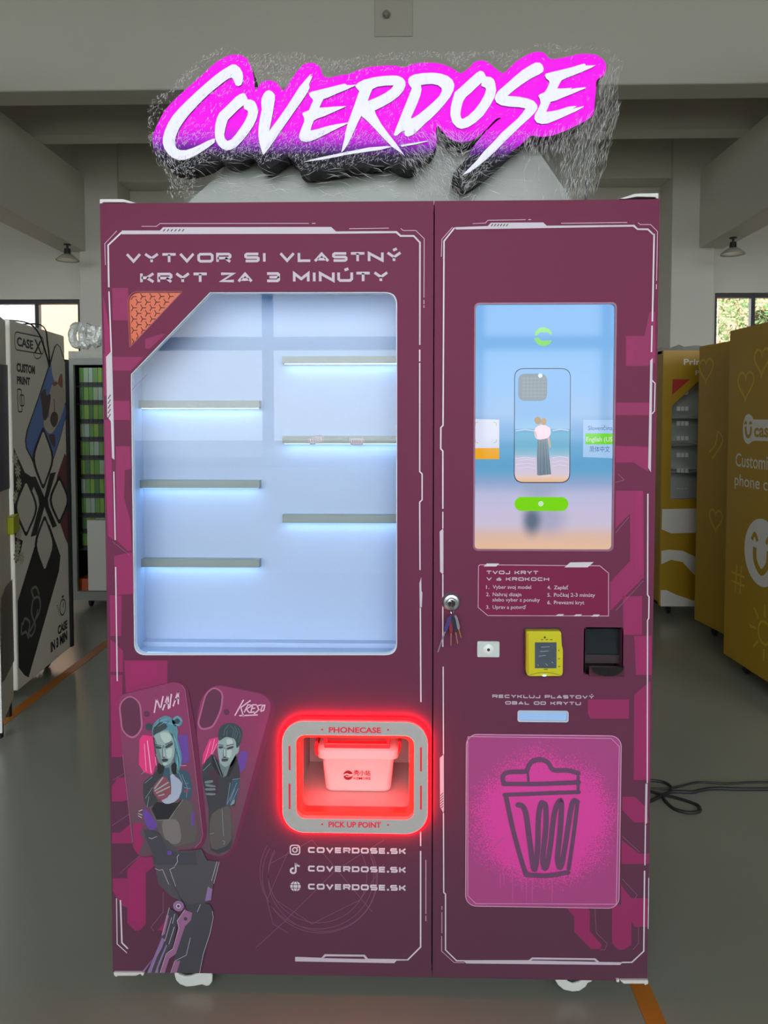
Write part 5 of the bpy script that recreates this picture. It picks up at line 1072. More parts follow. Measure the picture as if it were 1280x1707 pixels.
# yellow card reader
ZR = lambda pts: zoomed(860, 1030, 6.4, pts)
yel2 = mat('reader bright yellow', '#c7bf16', 0.4); yeld = mat('reader orange side', '#b99a14', 0.4)
rd_o = F.px(ZR([(95, 118), (462, 118), (470, 270), (482, 310), (480, 560), (465, 590), (118, 592), (95, 560)]))
cr = MB().prism(F, [roundpoly(rd_o, 0.006)], 0, 0.02).build('card_reader', yel2, vm, bevel=0.002)
MB().prism(F, [roundpoly(F.px(ZR([(80, 103), (478, 103), (492, 300), (490, 590), (470, 606), (100, 606), (80, 570)])), 0.006)], 0, 0.003).build('reader_gasket', mat('reader gasket', '#3c1e26', 0.5), cr)
MB().prism(F, [roundpoly(F.px(ZR([(95, 120), (120, 140), (122, 575), (100, 555)])), 0.002)], 0.02, 0.0212).build('reader_side', yeld, cr)
MB().prism(F, [F.px(ZR([(186, 235), (414, 235), (414, 508), (186, 508)]))], 0.02, 0.0208).build('reader_screen', mat('reader display', '#4c5660', 0.15, var=0.25, vs=60), cr)
mb = MB()
for q in ([(250, 285), (340, 280)], [(240, 330), (330, 325)], [(225, 380), (300, 372)], [(300, 460), (320, 480)], [(360, 440), (380, 450)], [(215, 470), (225, 480)]): mb.stroke(F, F.px(ZR(q)), 1.0*PXM, 0.0212)
mb.build('reader_screen_text', mat('reader pale text', '#8d949c', 0.3), cr)
mb = MB(); c = F.uv(*ZR([(290, 183)])[0]); mb.flat(F, [circle(c[0], c[1], 1.8*PXM, 12)], 0.0205)
for q in ([(250, 208), (275, 205)], [(300, 207), (325, 205)], [(345, 207), (372, 207)], [(280, 520), (322, 520)], [(428, 408), (452, 408)], [(430, 490), (455, 490)], [(438, 310), (438, 330)]): mb.stroke(F, F.px(ZR(q)), 1.2*PXM, 0.0205)
mb.build('reader_marks', mat('reader ink', '#3b3a12', 0.5), cr)
MB().stroke(F, smooth(F.px(ZR([(120, 585), (200, 562), (290, 552), (380, 562), (465, 585)])), 4, False), 1.1*PXM, 0.0205).build('reader_seam', mat('reader seam', '#7f7a10', 0.5), cr)
c = F.uv(*ZR([(285, 585)])[0]); MB().flat(F, [circle(c[0], c[1], 4*PXM, 14, ry=1.6*PXM)], 0.0206).build('reader_light', mat('reader blue light', '#bcd6ff', 0.3, emit=(0.5, 0.7, 1.0), es=0.8), cr)
# black code scanner: recess with dark pane and a jutting lip
mb = MB(); e = 0.0005
mb.box(scan[0]-e, scan[2]+e, 0.05, 0.055, scan[1], scan[3]); mb.box(scan[0]-0.004, scan[0]-e, 0.0, 0.055, scan[1], scan[3]); mb.box(scan[2]+e, scan[2]+0.004, 0.0, 0.055, scan[1], scan[3]); mb.box(scan[0], scan[2], 0.0, 0.055, scan[3], scan[3]+0.003); mb.box(scan[0], scan[2], 0.0, 0.055, scan[1]-0.003, scan[1])
sc_ = mb.build('code_scanner', mat('scanner black', '#1d1a1c', 0.35), vm)
zl = F.uv(1000, 1095)[1]
MB().prism(F, [[(scan[0], zl), (scan[2], zl), (scan[2], scan[3]), (scan[0], scan[3])]], -0.03, -0.024).build('scanner_pane', mat('scanner pane', '#23292a', 0.12), sc_)
MB().prism(F, [[(scan[0], F.uv(1000, 1110)[1]), (scan[2], F.uv(1000, 1110)[1]), (scan[2], zl-0.001), (scan[0], zl-0.001)]], -0.03, -0.02).build('scanner_band', mat('scanner band', '#33282c', 0.35), sc_)
l0 = F.uv(981, 1126); l1 = F.uv(1039.5, 1110.5)
mb = MB(); arc = circle((l0[0]+l1[0])/2, l1[1], (l1[0]-l0[0])/2*0.92, 16, math.pi, 2*math.pi, ry=(l1[1]-l0[1])*0.9)
mb.prism(F, [[(l0[0], l0[1]), (l1[0], l0[1]), (l1[0], l1[1]), (l0[0], l1[1])]], 0.0, 0.006)
mb.build('scanner_lip', mat('scanner lip maroon', '#4a1f2c', 0.35), sc_)
MB().prism(F, [arc], 0.006, 0.012).build('scanner_scoop', mat('scanner scoop', '#120a0c', 0.3), sc_)
# lock
lc = F.uv(752, 1003); LM = Matrix.Translation(F.w(lc[0], lc[1])) @ Matrix.Rotation(R90, 4, 'X')
lk = MB().lathe([(0.0, 0.014), (0.012, 0.014), (0.013, 0.011), (0.0185, 0.010), (0.0225, 0.006), (0.0245, 0.0)], LM, 32).build('lock', metal, vm, smooth=True)
MB().lathe([(0.0, 0.019), (0.009, 0.019), (0.0095, 0.014)], LM, 24).build('lock_barrel', chrome, lk, smooth=True)
# --- corner brackets and casters
brm = mat('white bracket', '#d3d1cd', 0.4)
def bracket(q, d0_, d1_): return MB().prism(F, [F.px(q)], d0_, d1_).build('bracket', brm, vm, bevel=0.001)
ZK = lambda pts: zoomed(150, 320, 4.267, pts)
bracket(ZK([(66, 48), (235, 48), (345, 83), (290, 83), (245, 72), (92, 72), (80, 82), (66, 82)]), -0.05, -0.002)
ZKr = lambda pts: zoomed(720, 320, 3.282, pts)
bracket(ZKr([(1240, 5), (1110, 8), (1070, 22), (1025, 36), (1060, 36), (1120, 24), (1225, 26), (1228, 34), (1240, 34)]), -0.05, -0.002)
ZKb = lambda pts: zoomed(170, 1380, 4.129, pts)
bracket(ZKb([(85, 985), (295, 985), (290, 1006), (278, 1006), (270, 994), (240, 1006), (118, 1006), (103, 1015), (88, 1003)]), -0.02, 0.006)
ZKd = lambda pts: zoomed(720, 1480, 3.282, pts)
bracket(ZKd([(1005, 493), (1022, 493), (1020, 507), (1006, 507)]), -0.01, 0.006)
bracket(ZKd([(1025, 496), (1178, 496), (1178, 514), (1162, 522), (1155, 514), (1045, 514)]), -0.02, 0.006)
cwm = mat('caster white', '#d0d2cc', 0.45)
def caster(out, name_c, cy, rot):
    PC = Plane((0, cy, 0), (1, 0, 0)); uv = PC.px(out); us = [p[0] for p in uv]; cu = (min(us)+max(us))/2
    uv = [(u, min(ZB-0.001, max(0.004, v))) for u, v in uv]
    c = MB().prism(PC, [uv], -0.008, 0.0).build('caster', cwm, vm, bevel=0.003)
    M = Matrix.Translation((cu+0.004, cy+0.03, 0.0235)) @ Matrix.Rotation(R90, 4, 'Y')
    MB().lathe([(0.016, -0.014), (0.0235, -0.011), (0.0235, 0.011), (0.016, 0.014)], M, 24).build('caster_wheel', rub_m, c, smooth=True)
    MB().box(cu-0.03, cu+0.03, cy+0.004, cy+0.07, ZB-0.004, ZB-0.0002).build('caster_plate', rub_m, c)
    return c
caster(zoomed(170, 1380, 4.129, [(497, 985), (515, 985), (530, 1010), (570, 1025), (610, 1022), (655, 1005), (660, 985), (750, 985), (760, 1020), (758, 1060), (740, 1085), (715, 1090), (690, 1080), (640, 1090), (580, 1095), (535, 1078), (508, 1050), (498, 1015)]), 'a', 0.004, 0)
caster(zoomed(720, 1480, 3.282, [(670, 490), (740, 490), (742, 515), (770, 525), (810, 515), (818, 492), (880, 492), (875, 515), (855, 520), (840, 545), (810, 565), (765, 570), (720, 560), (690, 535), (675, 510)]), 'b', 0.004, 0)
for x in (-0.5, 0.5): small_caster(vm, x, MD-0.12, 0.02)
# ---------------------------------------------------------------- keys in the lock
ZKY = lambda pts: zoomed(720, 960, 6.4, pts)
kr = thing('key_ring', F.w(lc[0], lc[1]-0.09, 0.02), 'bunch of small keys hanging from the round lock', 'keys')
rc_ = F.px(ZKY([(208, 320)]))[0]
MB().tube([F.w(rc_[0]+0.0035*math.cos(a), rc_[1]-0.002+0.012*math.sin(a), 0.026+0.003*math.cos(a)) for a in [k*2*math.pi/24 for k in range(24)]], 0.0010, 6, closed=True).build('ring', chrome, kr, smooth=True)
c = F.px(ZKY([(185, 268)]))[0]
mb = MB().prism(F, [circle(c[0], c[1], 0.0048, 16)], 0.021, 0.0235); mb.box(F.w(c[0], c[1]).x-0.0012, F.w(c[0], c[1]).x+0.0012, -0.0225, -0.0185, c[1]-0.004, c[1]+0.004)
mb.build('key_in_lock', chrome, kr)
kcol = {'blue': mat('key cover blue', '#3a2f6e', 0.4), 'red': mat('key cover red', '#8a1c2e', 0.4), 'navy': mat('key cover navy', '#1d1d33', 0.4), 'grey': mat('key cover grey', '#9a959a', 0.35, metal=0.5)}
copper = mat('key copper', '#c08a76', 0.3, metal=0.8); goldk = mat('key gold', '#c9a44a', 0.3, metal=0.8); silk = mat('key silver', '#c2bfd0', 0.25, metal=0.8)
for (p0, pb, p1, bw, col, bl, dd) in (((190, 395), (122, 560), (55, 785), 42, 'blue', silk, 0.026), ((200, 395), (198, 585), (196, 720), 40, 'red', copper, 0.022), ((215, 395), (250, 570), (268, 700), 46, 'navy', copper, 0.024), ((240, 395), (280, 545), (305, 640), 36, 'grey', goldk, 0.020)):
    a, b, e_ = (Vector(q) for q in F.px(ZKY([p0, pb, p1]))); t = (e_-a).normalized(); n = Vector((-t.y, t.x)); w = bw/6.4*PXM/2
    T = lambda s, o: tuple(a+t*s+n*o)
    L = (e_-a).length; Bq = (b-a).length
    ky = MB().prism(F, [[T(0.004, -w*.28), T(L-0.003, -w*.28), T(L, 0), T(L-0.004, w*.3), T(L-0.008, w*.18), T(L-0.011, w*.32), T(L-0.015, w*.2), T(Bq, w*.32), T(0.004, w*.3)]], dd-0.0008, dd+0.0008).build('key', bl, kr)
    MB().prism(F, [roundpoly([T(0, -w*.5), T(Bq*.25, -w), T(Bq*.8, -w*.95), T(Bq, -w*.45), T(Bq, w*.45), T(Bq*.8, w*.95), T(Bq*.25, w), T(0, w*.5)], 0.004)], dd-0.0017, dd+0.0017).build('key_bow', kcol[col], ky)

# ---------------------------------------------------------------- handled box in the pick-up compartment
BY = 0.085; PX = Plane((0, BY, 0), (1, 0, 0))
boxm = mat('white box plastic', '#cfc6c4', 0.35); boxd = mat('box handle plastic', '#c23a44', 0.4)
tl, tr, bl_, br_ = PX.px([(536, 1262), (657, 1262), (542, 1328), (651, 1328)])
bxt = thing('storage_box', ((tl[0]+tr[0])/2, BY+0.07, CFZ), 'small lidded plastic box with handle and round logo inside the pick-up opening', 'box')
def ring_xy(x0, x1, y0, y1, r, z): return [(p[0], p[1], z) for p in rrect(x0, y0, x1, y1, r, 5)]
rings = []
z0 = CFZ+0.0008; z1 = tl[1]
for k, (f_, ins) in enumerate(((0, 0.012), (0.02, 0.005), (0.06, 0.001), (0.12, 0), (0.97, 0), (1.0, -0.002))):
    xa = bl_[0]+(tl[0]-bl_[0])*f_; xb = br_[0]+(tr[0]-br_[0])*f_; z = z0+(z1-z0)*f_; yy = BY+0.006*(1-f_)
    rings.append(ring_xy(xa+ins, xb-ins, yy+ins, BY+0.15-0.006*(1-f_)-ins, 0.018, z))
n = len(rings[0]); mb = MB().add([v for r in rings for v in r], [(i*n+k, i*n+(k+1) % n, (i+1)*n+(k+1) % n, (i+1)*n+k) for i in range(len(rings)-1) for k in range(n)]+[tuple(range(n))[::-1], tuple((len(rings)-1)*n+k for k in range(n))])
mb.build('box_body', boxm, bxt, smooth=True)
a = PX.uv(529, 1263); b = PX.uv(664, 1251)
mb = MB()
r0, r1, r2 = ring_xy(a[0], b[0], BY-0.006, BY+0.156, 0.02, a[1]), ring_xy(a[0], b[0], BY-0.006, BY+0.156, 0.02, b[1]), ring_xy(a[0]+0.008, b[0]-0.008, BY+0.002, BY+0.148, 0.02, PX.uv(600, 1246)[1])
mb.add(r0+r1+r2, [(i*n+k, i*n+(k+1) % n, (i+1)*n+(k+1) % n, (i+1)*n+k) for i in range(2) for k in range(n)]+[tuple(range(n))[::-1], tuple(2*n+k for k in range(n))])
lid = mb.build('lid', boxm, bxt, smooth=True)
h0 = PX.uv(541, 1245); h1 = PX.uv(650, 1238)
mb = MB(); mb.box(h0[0], h1[0], BY-0.008, BY+0.01, h0[1], h1[1])
for x in (h0[0], h1[0]-0.009): mb.box(x, x+0.009, BY-0.006, BY+0.01, h1[1], h1[1]+0.034)
mb.box(h0[0], h1[0], BY-0.004, BY+0.01, h1[1]+0.03, h1[1]+0.036)
mb.build('handle', boxd, bxt, bevel=0.002)
for sg_, pts in ((-1, [(530, 1262), (526, 1249), (522, 1249), (519.5, 1262), (523, 1274), (527, 1274)]), (1, [(662, 1262), (664, 1249), (668, 1249), (669, 1260), (664, 1273), (657, 1273), (658, 1268)])):
    MB().prism(PX, [roundpoly(PX.px(pts), 0.003)], -0.09, -0.05).build('latch', boxd, bxt, bevel=0.001)
logom = mat('box logo ink', '#4a0f1c', 0.5)
ZB_ = lambda pts: zoomed(500, 1210, 6.4, pts)
PL = Plane((0, BY-0.0006, 0), (1, 0, 0)); c = PL.uv(*ZB_([(513, 527)])[0]); r = 8.0*PXM*1.05
MB().flat(PL, [circle(c[0], c[1], r, 28)], 0.0004).build('logo_disc', logom, bxt)
mb = MB(); mb.stroke(PL, smooth([(c[0]-r*1.0, c[1]-r*.05), (c[0]-r*.3, c[1]+r*.3), (c[0]+r*.3, c[1]+r*.1), (c[0]+r*1.0, c[1]+r*.2)], 4, False), r*.3, 0.0008); mb.stroke(PL, smooth([(c[0]-r*.5, c[1]-r*.2), (c[0]+r*.1, c[1]-r*.25), (c[0]+r*.9, c[1]-r*.05)], 4, False), r*.18, 0.0008)
mb.build('logo_swirl', boxm, bxt)
mb = MB(); px_text(mb, PL, '壳小站', 589.5, 617.5, 1285, 1292, 0.0005, 0.012); px_text(mb, PL, 'KEMORE', 589.5, 618, 1295.2, 1299.5, 0.0005, 0.012); mb.build('logo_lettering', logom, bxt)

# ---------------------------------------------------------------- lit sign on top
SY = 0.10; S = Plane((0, SY, 0), (1, 0, 0))
sign = thing('illuminated_sign', (0, SY+0.05, ZT), 'glowing magenta sign reading COVERDOSE in white letters, wrapped in clear film', 'sign')
def zz(ox, oy, pts, k=6.4): return S.px(zoomed(ox, oy, k, pts))
T1 = lambda pts: zoomed(230, 70, 2.977, pts); T2 = lambda pts: zoomed(640, 70, 2.977, pts)
board = T1([(72, 480), (85, 435), (110, 380), (150, 320), (220, 250), (300, 180), (370, 115), (430, 75), (480, 62), (530, 75), (560, 120), (575, 180), (583, 238), (612, 203), (650, 190), (690, 205), (722, 240), (752, 200), (790, 145), (825, 110), (865, 103), (900, 122), (918, 165), (945, 178), (1000, 165), (1050, 158), (1090, 140), (1150, 124), (1220, 117)]) \
 + T2([(0, 115), (60, 118), (100, 126), (150, 108), (220, 102), (290, 110), (340, 132), (380, 155), (420, 130), (450, 100), (490, 92), (530, 112), (590, 155), (640, 110), (690, 75), (740, 52), (790, 52), (828, 85), (900, 75), (970, 60), (1040, 62), (1085, 85), (1103, 125), (1090, 165), (1055, 190), (1052, 240), (1045, 300), (1040, 350), (1010, 385), (900, 440), (830, 465), (770, 470), (728, 466), (680, 508), (620, 555), (540, 630), (450, 700), (405, 722), (375, 718), (348, 690), (345, 650), (400, 585), (450, 510), (510, 440), (560, 392), (582, 378), (556, 382), (500, 440), (440, 485), (380, 497), (330, 482), (292, 445), (266, 416), (258, 440), (262, 500), (240, 550), (190, 590), (150, 630), (100, 634), (40, 612), (0, 602)]) \
 + T1([(1200, 608), (1050, 632), (900, 652), (840, 658), (803, 645), (792, 612), (765, 590), (740, 570), (700, 600), (640, 630), (600, 612), (575, 565), (550, 565), (520, 590), (470, 602), (430, 597), (400, 580), (350, 612), (280, 636), (220, 645), (160, 630), (110, 590), (80, 535)])
bo = smooth(S.px(board), 3)
def sign_face():
    m = bpy.data.materials.new('sign face magenta'); m.use_nodes = True; nt = m.node_tree; b = nt.nodes['Principled BSDF']
    b.inputs['Base Color'].default_value = (0.012, 0.012, 0.014, 1); b.inputs['Roughness'].default_value = 0.5; b.inputs['Specular IOR Level'].default_value = 0.08
    tc = nt.nodes.new('ShaderNodeTexCoord'); sp = nt.nodes.new('ShaderNodeSeparateXYZ'); rm = nt.nodes.new('ShaderNodeValToRGB'); mr = nt.nodes.new('ShaderNodeMapRange')
    mm = nt.nodes.new('ShaderNodeMath'); mm.operation = 'MULTIPLY_ADD'; mm.inputs[1].default_value = 0.02   # the printed fade runs slightly aslant
    zl_, zh = S.uv(600, 273)[1], S.uv(600, 212)[1]
    mr.inputs[1].default_value = zl_; mr.inputs[2].default_value = zh
    cr_ = rm.color_ramp; cr_.elements[0].position = 0.0; cr_.elements[0].color = (0.004, 0.004, 0.006, 1); cr_.elements[1].position = 1.0; cr_.elements[1].color = (1.0, 0.0, 0.93, 1)
    for p, c in ((0.22, (0.012, 0.006, 0.03, 1)), (0.42, (0.18, 0.012, 0.36, 1)), (0.62, (0.6, 0.008, 0.78, 1))):
        e_ = cr_.elements.new(p); e_.color = c
    nt.links.new(tc.outputs['Object'], sp.inputs[0]); nt.links.new(sp.outputs[0], mm.inputs[0]); nt.links.new(sp.outputs[2], mm.inputs[2])
    nt.links.new(mm.outputs[0], mr.inputs[0]); nt.links.new(mr.outputs[0], rm.inputs[0]); nt.links.new(rm.outputs[0], b.inputs['Emission Color']); b.inputs['Emission Strength'].default_value = 0.95
    return m
MB().prism(S, [bo], -0.06, -0.001).build('sign_board', mat('sign side black', '#15181a', 0.5, spec=0.2), sign)
MB().prism(S, [bo], -0.0008, 0.0).build('sign_face', sign_face(), sign)
letw = mat('lit white letter', '#8a8a92', 0.5, spec=0.1, emit=(0.80, 0.82, 0.95), es=0.84); lets = mat('letter edge', '#4a4a52', 0.5)
LT = {
 'letter_c': (255, 85, [[(815, 175), (850, 155), (890, 158), (930, 190), (960, 240), (968, 290), (962, 340), (945, 375), (915, 388), (890, 378), (875, 345), (860, 310), (845, 297), (815, 305), (770, 335), (700, 390), (620, 455), (530, 540), (455, 620), (390, 690), (330, 770), (285, 840), (255, 910), (243, 970), (245, 1015), (262, 1050), (300, 1067), (360, 1067), (430, 1045), (510, 1010), (590, 968), (650, 945), (668, 945), (665, 985), (600, 1035), (510, 1095), (420, 1145), (350, 1170), (280, 1172), (220, 1150), (170, 1110), (130, 1050), (112, 990), (115, 930), (135, 860), (170, 780), (220, 700), (290, 620), (370, 540), (460, 455), (560, 365), (660, 280), (740, 220)]]),
 'letter_o': (255, 85, [[(985, 465), (1005, 500), (1015, 528), (1050, 530), (1090, 550), (1115, 600), (1127, 665), (1110, 735), (1075, 810), (1020, 890), (960, 965), (900, 1030), (840, 1062), (790, 1070), (740, 1050), (700, 1010), (672, 950), (665, 880), (672, 790), (690, 720), (720, 665), (770, 620), (830, 560), (890, 500), (935, 470), (965, 462)], [(970, 590), (980, 630), (1010, 645), (1020, 660), (1015, 695), (985, 760), (940, 830), (890, 900), (840, 955), (800, 970), (775, 945), (765, 905), (775, 850), (790, 790), (805, 745), (850, 700), (910, 640)]]),
 'letter_v': (420, 95, [[(185, 365), (220, 380), (245, 410), (250, 460), (240, 520), (225, 620), (205, 720), (188, 800), (230, 745), (300, 650), (370, 550), (440, 440), (510, 330), (570, 260), (610, 215), (630, 190), (628, 220), (650, 212), (636, 250), (612, 300), (618, 345), (570, 430), (500, 530), (430, 630), (360, 730), (290, 830), (230, 920), (180, 990), (128, 1055), (110, 1020), (85, 930), (72, 850), (75, 760), (90, 660), (110, 570), (103, 500), (108, 450), (130, 405), (155, 375)]]),
 'letter_e': (420, 95, [[(610, 400), (640, 382), (720, 362), (820, 338), (910, 315), (985, 297), (1010, 303), (1010, 312), (1060, 312), (1110, 305), (1095, 322), (1000, 365), (900, 405), (830, 438), (765, 462), (745, 500), (722, 552), (800, 548), (880, 540), (1010, 535), (960, 560), (880, 595), (780, 640), (700, 668), (662, 690), (640, 745), (628, 795), (700, 780), (800, 750), (900, 728), (1030, 708), (1022, 722), (930, 765), (830, 815), (720, 870), (640, 905), (580, 917), (530, 905), (505, 870), (510, 830), (535, 760), (560, 700), (560, 660), (540, 620), (545, 605), (610, 580), (630, 530), (655, 480), (650, 462), (620, 430)]]),
 'letter_r': (560, 95, [[(205, 320), (240, 285), (300, 255), (400, 230), (500, 215), (600, 210), (660, 213), (710, 235), (738, 270), (742, 315), (720, 370), (670, 430), (590, 490), (500, 540), (415, 582), (425, 620), (480, 720), (560, 830), (640, 930), (740, 1073), (690, 1030), (600, 970), (500, 870), (400, 760), (320, 680), (272, 640), (240, 700), (190, 810), (140, 920), (90, 1000), (58, 1030), (70, 970), (95, 870), (100, 820), (130, 710), (170, 600), (210, 490), (245, 390), (250, 378), (225, 350)], [(390, 355), (440, 330), (520, 318), (615, 315), (590, 350), (520, 400), (430, 445), (340, 482), (365, 410)]]),
 'letter_d': (560, 95, [[(770, 255), (785, 225), (830, 200), (920, 185), (1030, 180), (1120, 190), (1190, 215), (1240, 255), (1262, 310), (1250, 370), (1215, 440), (1160, 510), (1090, 590), (1020, 660), (950, 720), (880, 790), (820, 840), (770, 862), (740, 850), (730, 820), (735, 795), (700, 805), (660, 840), (630, 855), (615, 838), (640, 770), (680, 670), (720, 570), (760, 470), (800, 370), (808, 345), (785, 315), (770, 285)], [(905, 312), (960, 303), (1030, 300), (1090, 315), (1125, 345), (1128, 375), (1100, 430), (1040, 490), (960, 560), (880, 625), (810, 668), (800, 655), (830, 590), (870, 500), (900, 420), (912, 360)]]),
 'letter_o ': (700, 85, [[(600, 245), (640, 223), (675, 235), (692, 265), (700, 285), (750, 290), (785, 315), (800, 360), (810, 430), (790, 510), (740, 600), (670, 700), (590, 775), (510, 825), (440, 843), (390, 825), (345, 775), (322, 700), (325, 620), (345, 530), (370, 450), (430, 400), (500, 335)], [(655, 350), (650, 385), (695, 405), (702, 425), (685, 480), (640, 560), (580, 640), (510, 705), (450, 737), (435, 720), (428, 680), (440, 610), (460, 545), (490, 500), (550, 450), (600, 400)]]),
 'letter_s': (700, 85, [[(1180, 160), (1230, 135), (1275, 138), (1300, 160), (1315, 205), (1305, 235), (1270, 260), (1180, 305), (1080, 370), (1000, 430), (930, 490), (1050, 500), (1150, 520), (1210, 545), (1245, 590), (1250, 620), (1220, 670), (1150, 740), (1060, 820), (980, 900), (900, 975), (800, 1080), (700, 1170), (600, 1250), (520, 1305), (445, 1338), (500, 1280), (600, 1180), (680, 1080), (780, 980), (870, 880), (960, 800), (1040, 730), (1090, 670), (1120, 625), (1060, 612), (950, 605), (860, 590), (810, 560), (795, 525), (800, 490), (830, 440), (900, 380), (1000, 290), (1090, 215)]]),
 'letter_e ': (840, 85, [[(430, 275), (440, 255), (500, 238), (600, 215), (720, 185), (800, 160), (850, 147), (865, 158), (860, 168), (970, 165), (930, 190), (850, 225), (740, 270), (660, 300), (610, 325), (590, 355), (562, 412), (640, 410), (720, 405), (705, 420), (760, 408), (870, 397), (860, 412), (800, 435), (720, 470), (630, 505), (550, 540), (490, 555), (470, 600), (445, 660), (500, 655), (590, 635), (680, 605), (760, 597), (765, 605), (725, 628), (845, 598), (840, 610), (760, 655), (660, 700), (560, 745), (460, 785), (400, 790), (345, 775), (318, 735), (325, 690), (355, 640), (385, 570), (380, 530), (360, 490), (375, 475), (430, 450), (455, 410), (480, 350), (475, 330), (445, 305)]]),
 'underline': (560, 95, [[(-351, 1130), (-200, 1088), (0, 1045), (200, 1005), (350, 975), (540, 960), (600, 968), (480, 1000), (300, 1025), (100, 1055), (0, 1078), (-150, 1105)]]),
 'underline ': (560, 95, [[(690, 948), (800, 930), (975, 903), (980, 910), (860, 940), (700, 968)]])}
for nm, (ox, oy, loops) in LT.items():
    lo = [zz(ox, oy, l) for l in loops]
    o = MB().prism(S, lo, 0.0003, 0.006).build(nm.strip(), lets, sign)
    MB().flat(S, lo, 0.0064).build('letter_face', letw, o)
# backing plate and post that carry the sign
pl_ = Plane((0, 0.170, 0), (1, 0, 0)); q = pl_.px([(397, 262), (888, 238)]); ql = pl_.px([(314, 337), (953, 333)])
MB().prism(pl_, [[(ql[0][0], ZT+0.0005), (ql[1][0], ZT+0.0005), (ql[1][0], ql[1][1]), (q[1][0], q[1][1]), (q[0][0], q[0][1]), (ql[0][0], ql[0][1])]], -0.012, 0).build('backing_plate', mat('pale acrylic plate', '#8e948c', 0.3, var=0.04, vs=4), sign)
pp = Plane((0, 0.13, 0), (1, 0, 0)); c = pp.uv(977, 300)
MB().box(c[0]-0.0022, c[0]+0.0022, 0.128, 0.134, ZT+0.0005, c[1]).build('post', black_m, sign)
# --- crinkled clear film around it
hull = [(253, 190), (262, 172), (285, 160), (315, 130), (345, 104), (385, 86), (425, 100), (500, 97), (560, 110), (640, 97), (760, 96), (850, 94), (900, 83), (1000, 90), (1022, 100), (1033, 118), (1022, 150), (1028, 185), (1016, 240), (1003, 285), (990, 320), (966, 338), (880, 338), (600, 338), (300, 338), (285, 330), (288, 300), (270, 282), (255, 250)]
hu = S.px(hull); ux0, ux1 = min(p[0] for p in hu), max(p[0] for p in hu); vz0, vz1 = max(ZT+0.001, min(p[1] for p in hu)), max(p[1] for p in hu)
def film_mat(name, base, gain, sc):
    m = bpy.data.materials.new(name); m.use_nodes = True; nt = m.node_tree; nt.nodes.clear()
    out = nt.nodes.new('ShaderNodeOutputMaterial'); mix = nt.nodes.new('ShaderNodeMixShader'); tr = nt.nodes.new('ShaderNodeBsdfTransparent'); pb = nt.nodes.new('ShaderNodeBsdfPrincipled')
    pb.inputs['Base Color'].default_value = (0.72, 0.73, 0.72, 1); pb.inputs['Roughness'].default_value = 0.2; pb.inputs['Specular IOR Level'].default_value = 0.8
    tc = nt.nodes.new('ShaderNodeTexCoord'); mp = nt.nodes.new('ShaderNodeMapping'); mp.inputs['Rotation'].default_value = (0, 0.5, 0); mp.inputs['Scale'].default_value = (sc, sc, sc*0.22)
    n1 = nt.nodes.new('ShaderNodeTexNoise'); n1.inputs['Scale'].default_value = 1.0; n1.inputs['Detail'].default_value = 8; n1.inputs['Roughness'].default_value = 0.7
    n2 = nt.nodes.new('ShaderNodeTexNoise'); n2.inputs['Scale'].default_value = 9.0
    mr = nt.nodes.new('ShaderNodeMapRange'); mr.inputs[1].default_value = 0.55; mr.inputs[2].default_value = 0.78; mr.inputs[3].default_value = base; mr.inputs[4].default_value = base+gain
    bp = nt.nodes.new('ShaderNodeBump'); bp.inputs['Strength'].default_value = 1.0; bp.inputs['Distance'].default_value = 0.004
    nt.links.new(tc.outputs['Object'], mp.inputs[0]); nt.links.new(mp.outputs[0], n1.inputs['Vector']); nt.links.new(n1.outputs['Fac'], mr.inputs[0]); nt.links.new(mr.outputs[0], mix.inputs[0])
    nt.links.new(n1.outputs['Fac'], bp.inputs['Height']); nt.links.new(bp.outputs[0], pb.inputs['Normal'])
    nt.links.new(tr.outputs[0], mix.inputs[1]); nt.links.new(pb.outputs[0], mix.inputs[2]); nt.links.new(mix.outputs[0], out.inputs[0])
    return m
film = film_mat('clear film', 0.0, 0.16, 110.0); film_b = film_mat('layered clear film', 0.10, 0.55, 90.0)
def edge_d(p): return min((Vector(p)-Vector(hu[i])).length for i in range(len(hu)))
def sheet(yb, bulge, nm, NX=110, NZ=34, fm=None):
    mb = MB(); idx = {}; vs = []
    for i in range(NX+1):
        for j in range(NZ+1):
            u = ux0+(ux1-ux0)*i/NX; v = vz0+(vz1-vz0)*j/NZ
            u += random.uniform(-.3, .3)*(ux1-ux0)/NX; v += random.uniform(-.3, .3)*(vz1-vz0)/NZ if 0 < j < NZ else 0
            if inside((u, v), hu) or (j == 0 and inside((u, v+0.004), hu)):
                ed = min(1.0, edge_d((u, v))/0.05)
                y = yb+bulge*(0.25+0.75*ed)+random.uniform(-.004, .004); idx[i, j] = len(vs); vs.append((u, y, v))
    fs = [tuple(idx[k] for k in ((i, j), (i+1, j), (i+1, j+1), (i, j+1))) for i in range(NX) for j in range(NZ) if all(k in idx for k in ((i, j), (i+1, j), (i+1, j+1), (i, j+1)))]
    mb.add(vs, fs); return mb.build(nm, fm or film, sign)
fo = sheet(0.125, -0.048, 'wrapping_film'); sheet(0.185, 0.004, 'wrapping_film', 90, 30, film_b)
crm = bpy.data.materials.new('film crease'); crm.use_nodes = True; nt = crm.node_tree; pb = nt.nodes['Principled BSDF']
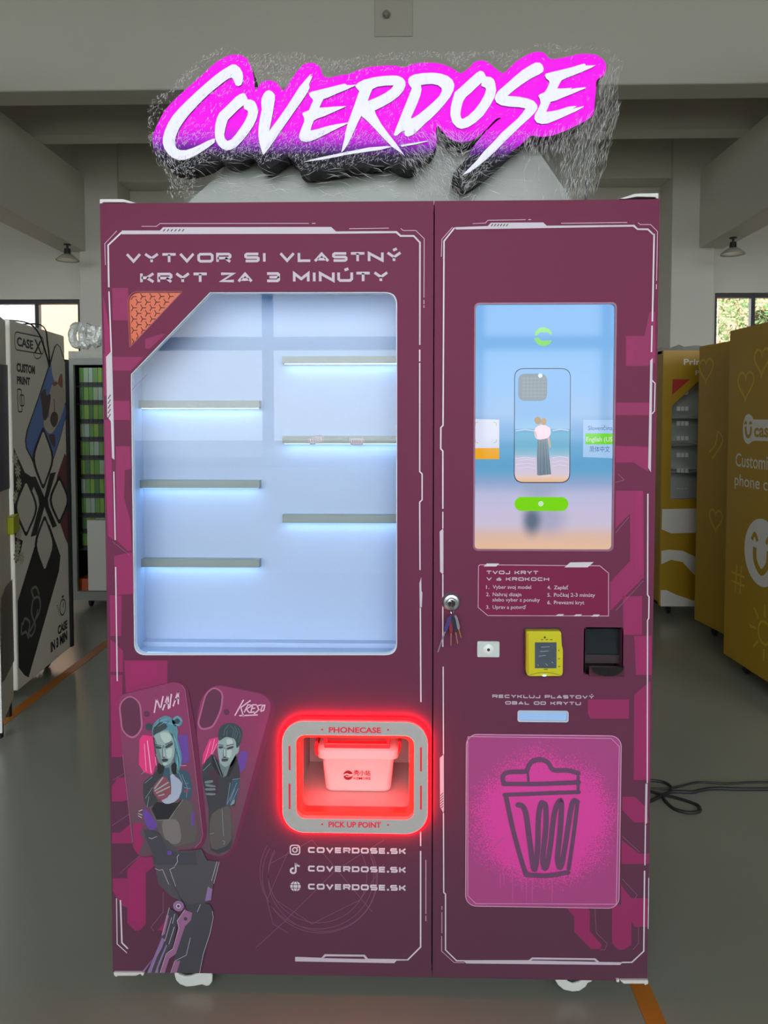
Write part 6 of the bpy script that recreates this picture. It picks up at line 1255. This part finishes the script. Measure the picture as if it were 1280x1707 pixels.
pb.inputs['Base Color'].default_value = (0.85, 0.86, 0.85, 1); pb.inputs['Roughness'].default_value = 0.15
def bpx(p): return inside(p, board)
letter_px = [zoomed(ox, oy, 6.4, l[0]) for ox, oy, l in LT.values()]
mb = MB(); cnt = 0; tries = 0
random.seed(11)
while cnt < 7500 and tries < 60000:
    tries += 1
    x = random.uniform(250, 1035); y = random.uniform(84, 336)
    if not inside((x, y), hull): continue
    onb = bpx((x, y)); lit = y < 225 and onb
    if lit and random.random() > (0.22 if x < 720 else 0.06): continue
    if onb and any(inside((x, y), l) for l in letter_px): continue
    right = x > 870 and y > 120 and not onb
    plate = 330 < x < 930 and y > 262 and not onb and not (690 < x < 790)
    if plate and random.random() > 0.055: continue
    if right: a = math.radians(random.gauss(82, 14)); ln_ = random.uniform(5, 22)
    elif 670 < x < 800 and y > 215:
        if random.random() > 0.6: continue
        a = math.radians(random.gauss(-55 if x < 770 else 50, 22)); ln_ = random.uniform(4, 20)
    elif x < 300 and y > 240: a = math.radians(random.gauss(110, 25)); ln_ = random.uniform(3, 12)
    elif plate: a = math.radians(random.gauss(-12, 18)); ln_ = random.uniform(10, 45)
    elif onb: a = math.radians(random.gauss(60, 40)); ln_ = random.uniform(2, 9)
    else: a = math.radians(random.gauss(60, 60)); ln_ = random.uniform(2, 9)
    w = random.uniform(0.2, 0.6)*PXM
    p = Vector(S.uv(x, y)); t = Vector((math.cos(a), math.sin(a)))*ln_*PXM/2; n_ = Vector((-t.y, t.x)).normalized()*w/2
    k = random.uniform(-.35, .35); m_ = Vector((-t.y, t.x))*k
    pts = [p-t, p+m_*0.5, p+t]
    if pts[0].y < ZT+0.002 or pts[2].y < ZT+0.002: continue
    d = 0.03+random.uniform(-.006, .004)
    dd = [d+random.uniform(-.002, .002) for _ in range(3)]
    mb.add([S.w(*(pts[0]), dd[0]), S.w(*(pts[1]-n_), dd[1]), S.w(*(pts[2]), dd[2]), S.w(*(pts[1]+n_), dd[1]+0.0008)], [(0, 1, 2, 3)])
    cnt += 1
mb.build('film_crease', crm, fo, kind='stuff')
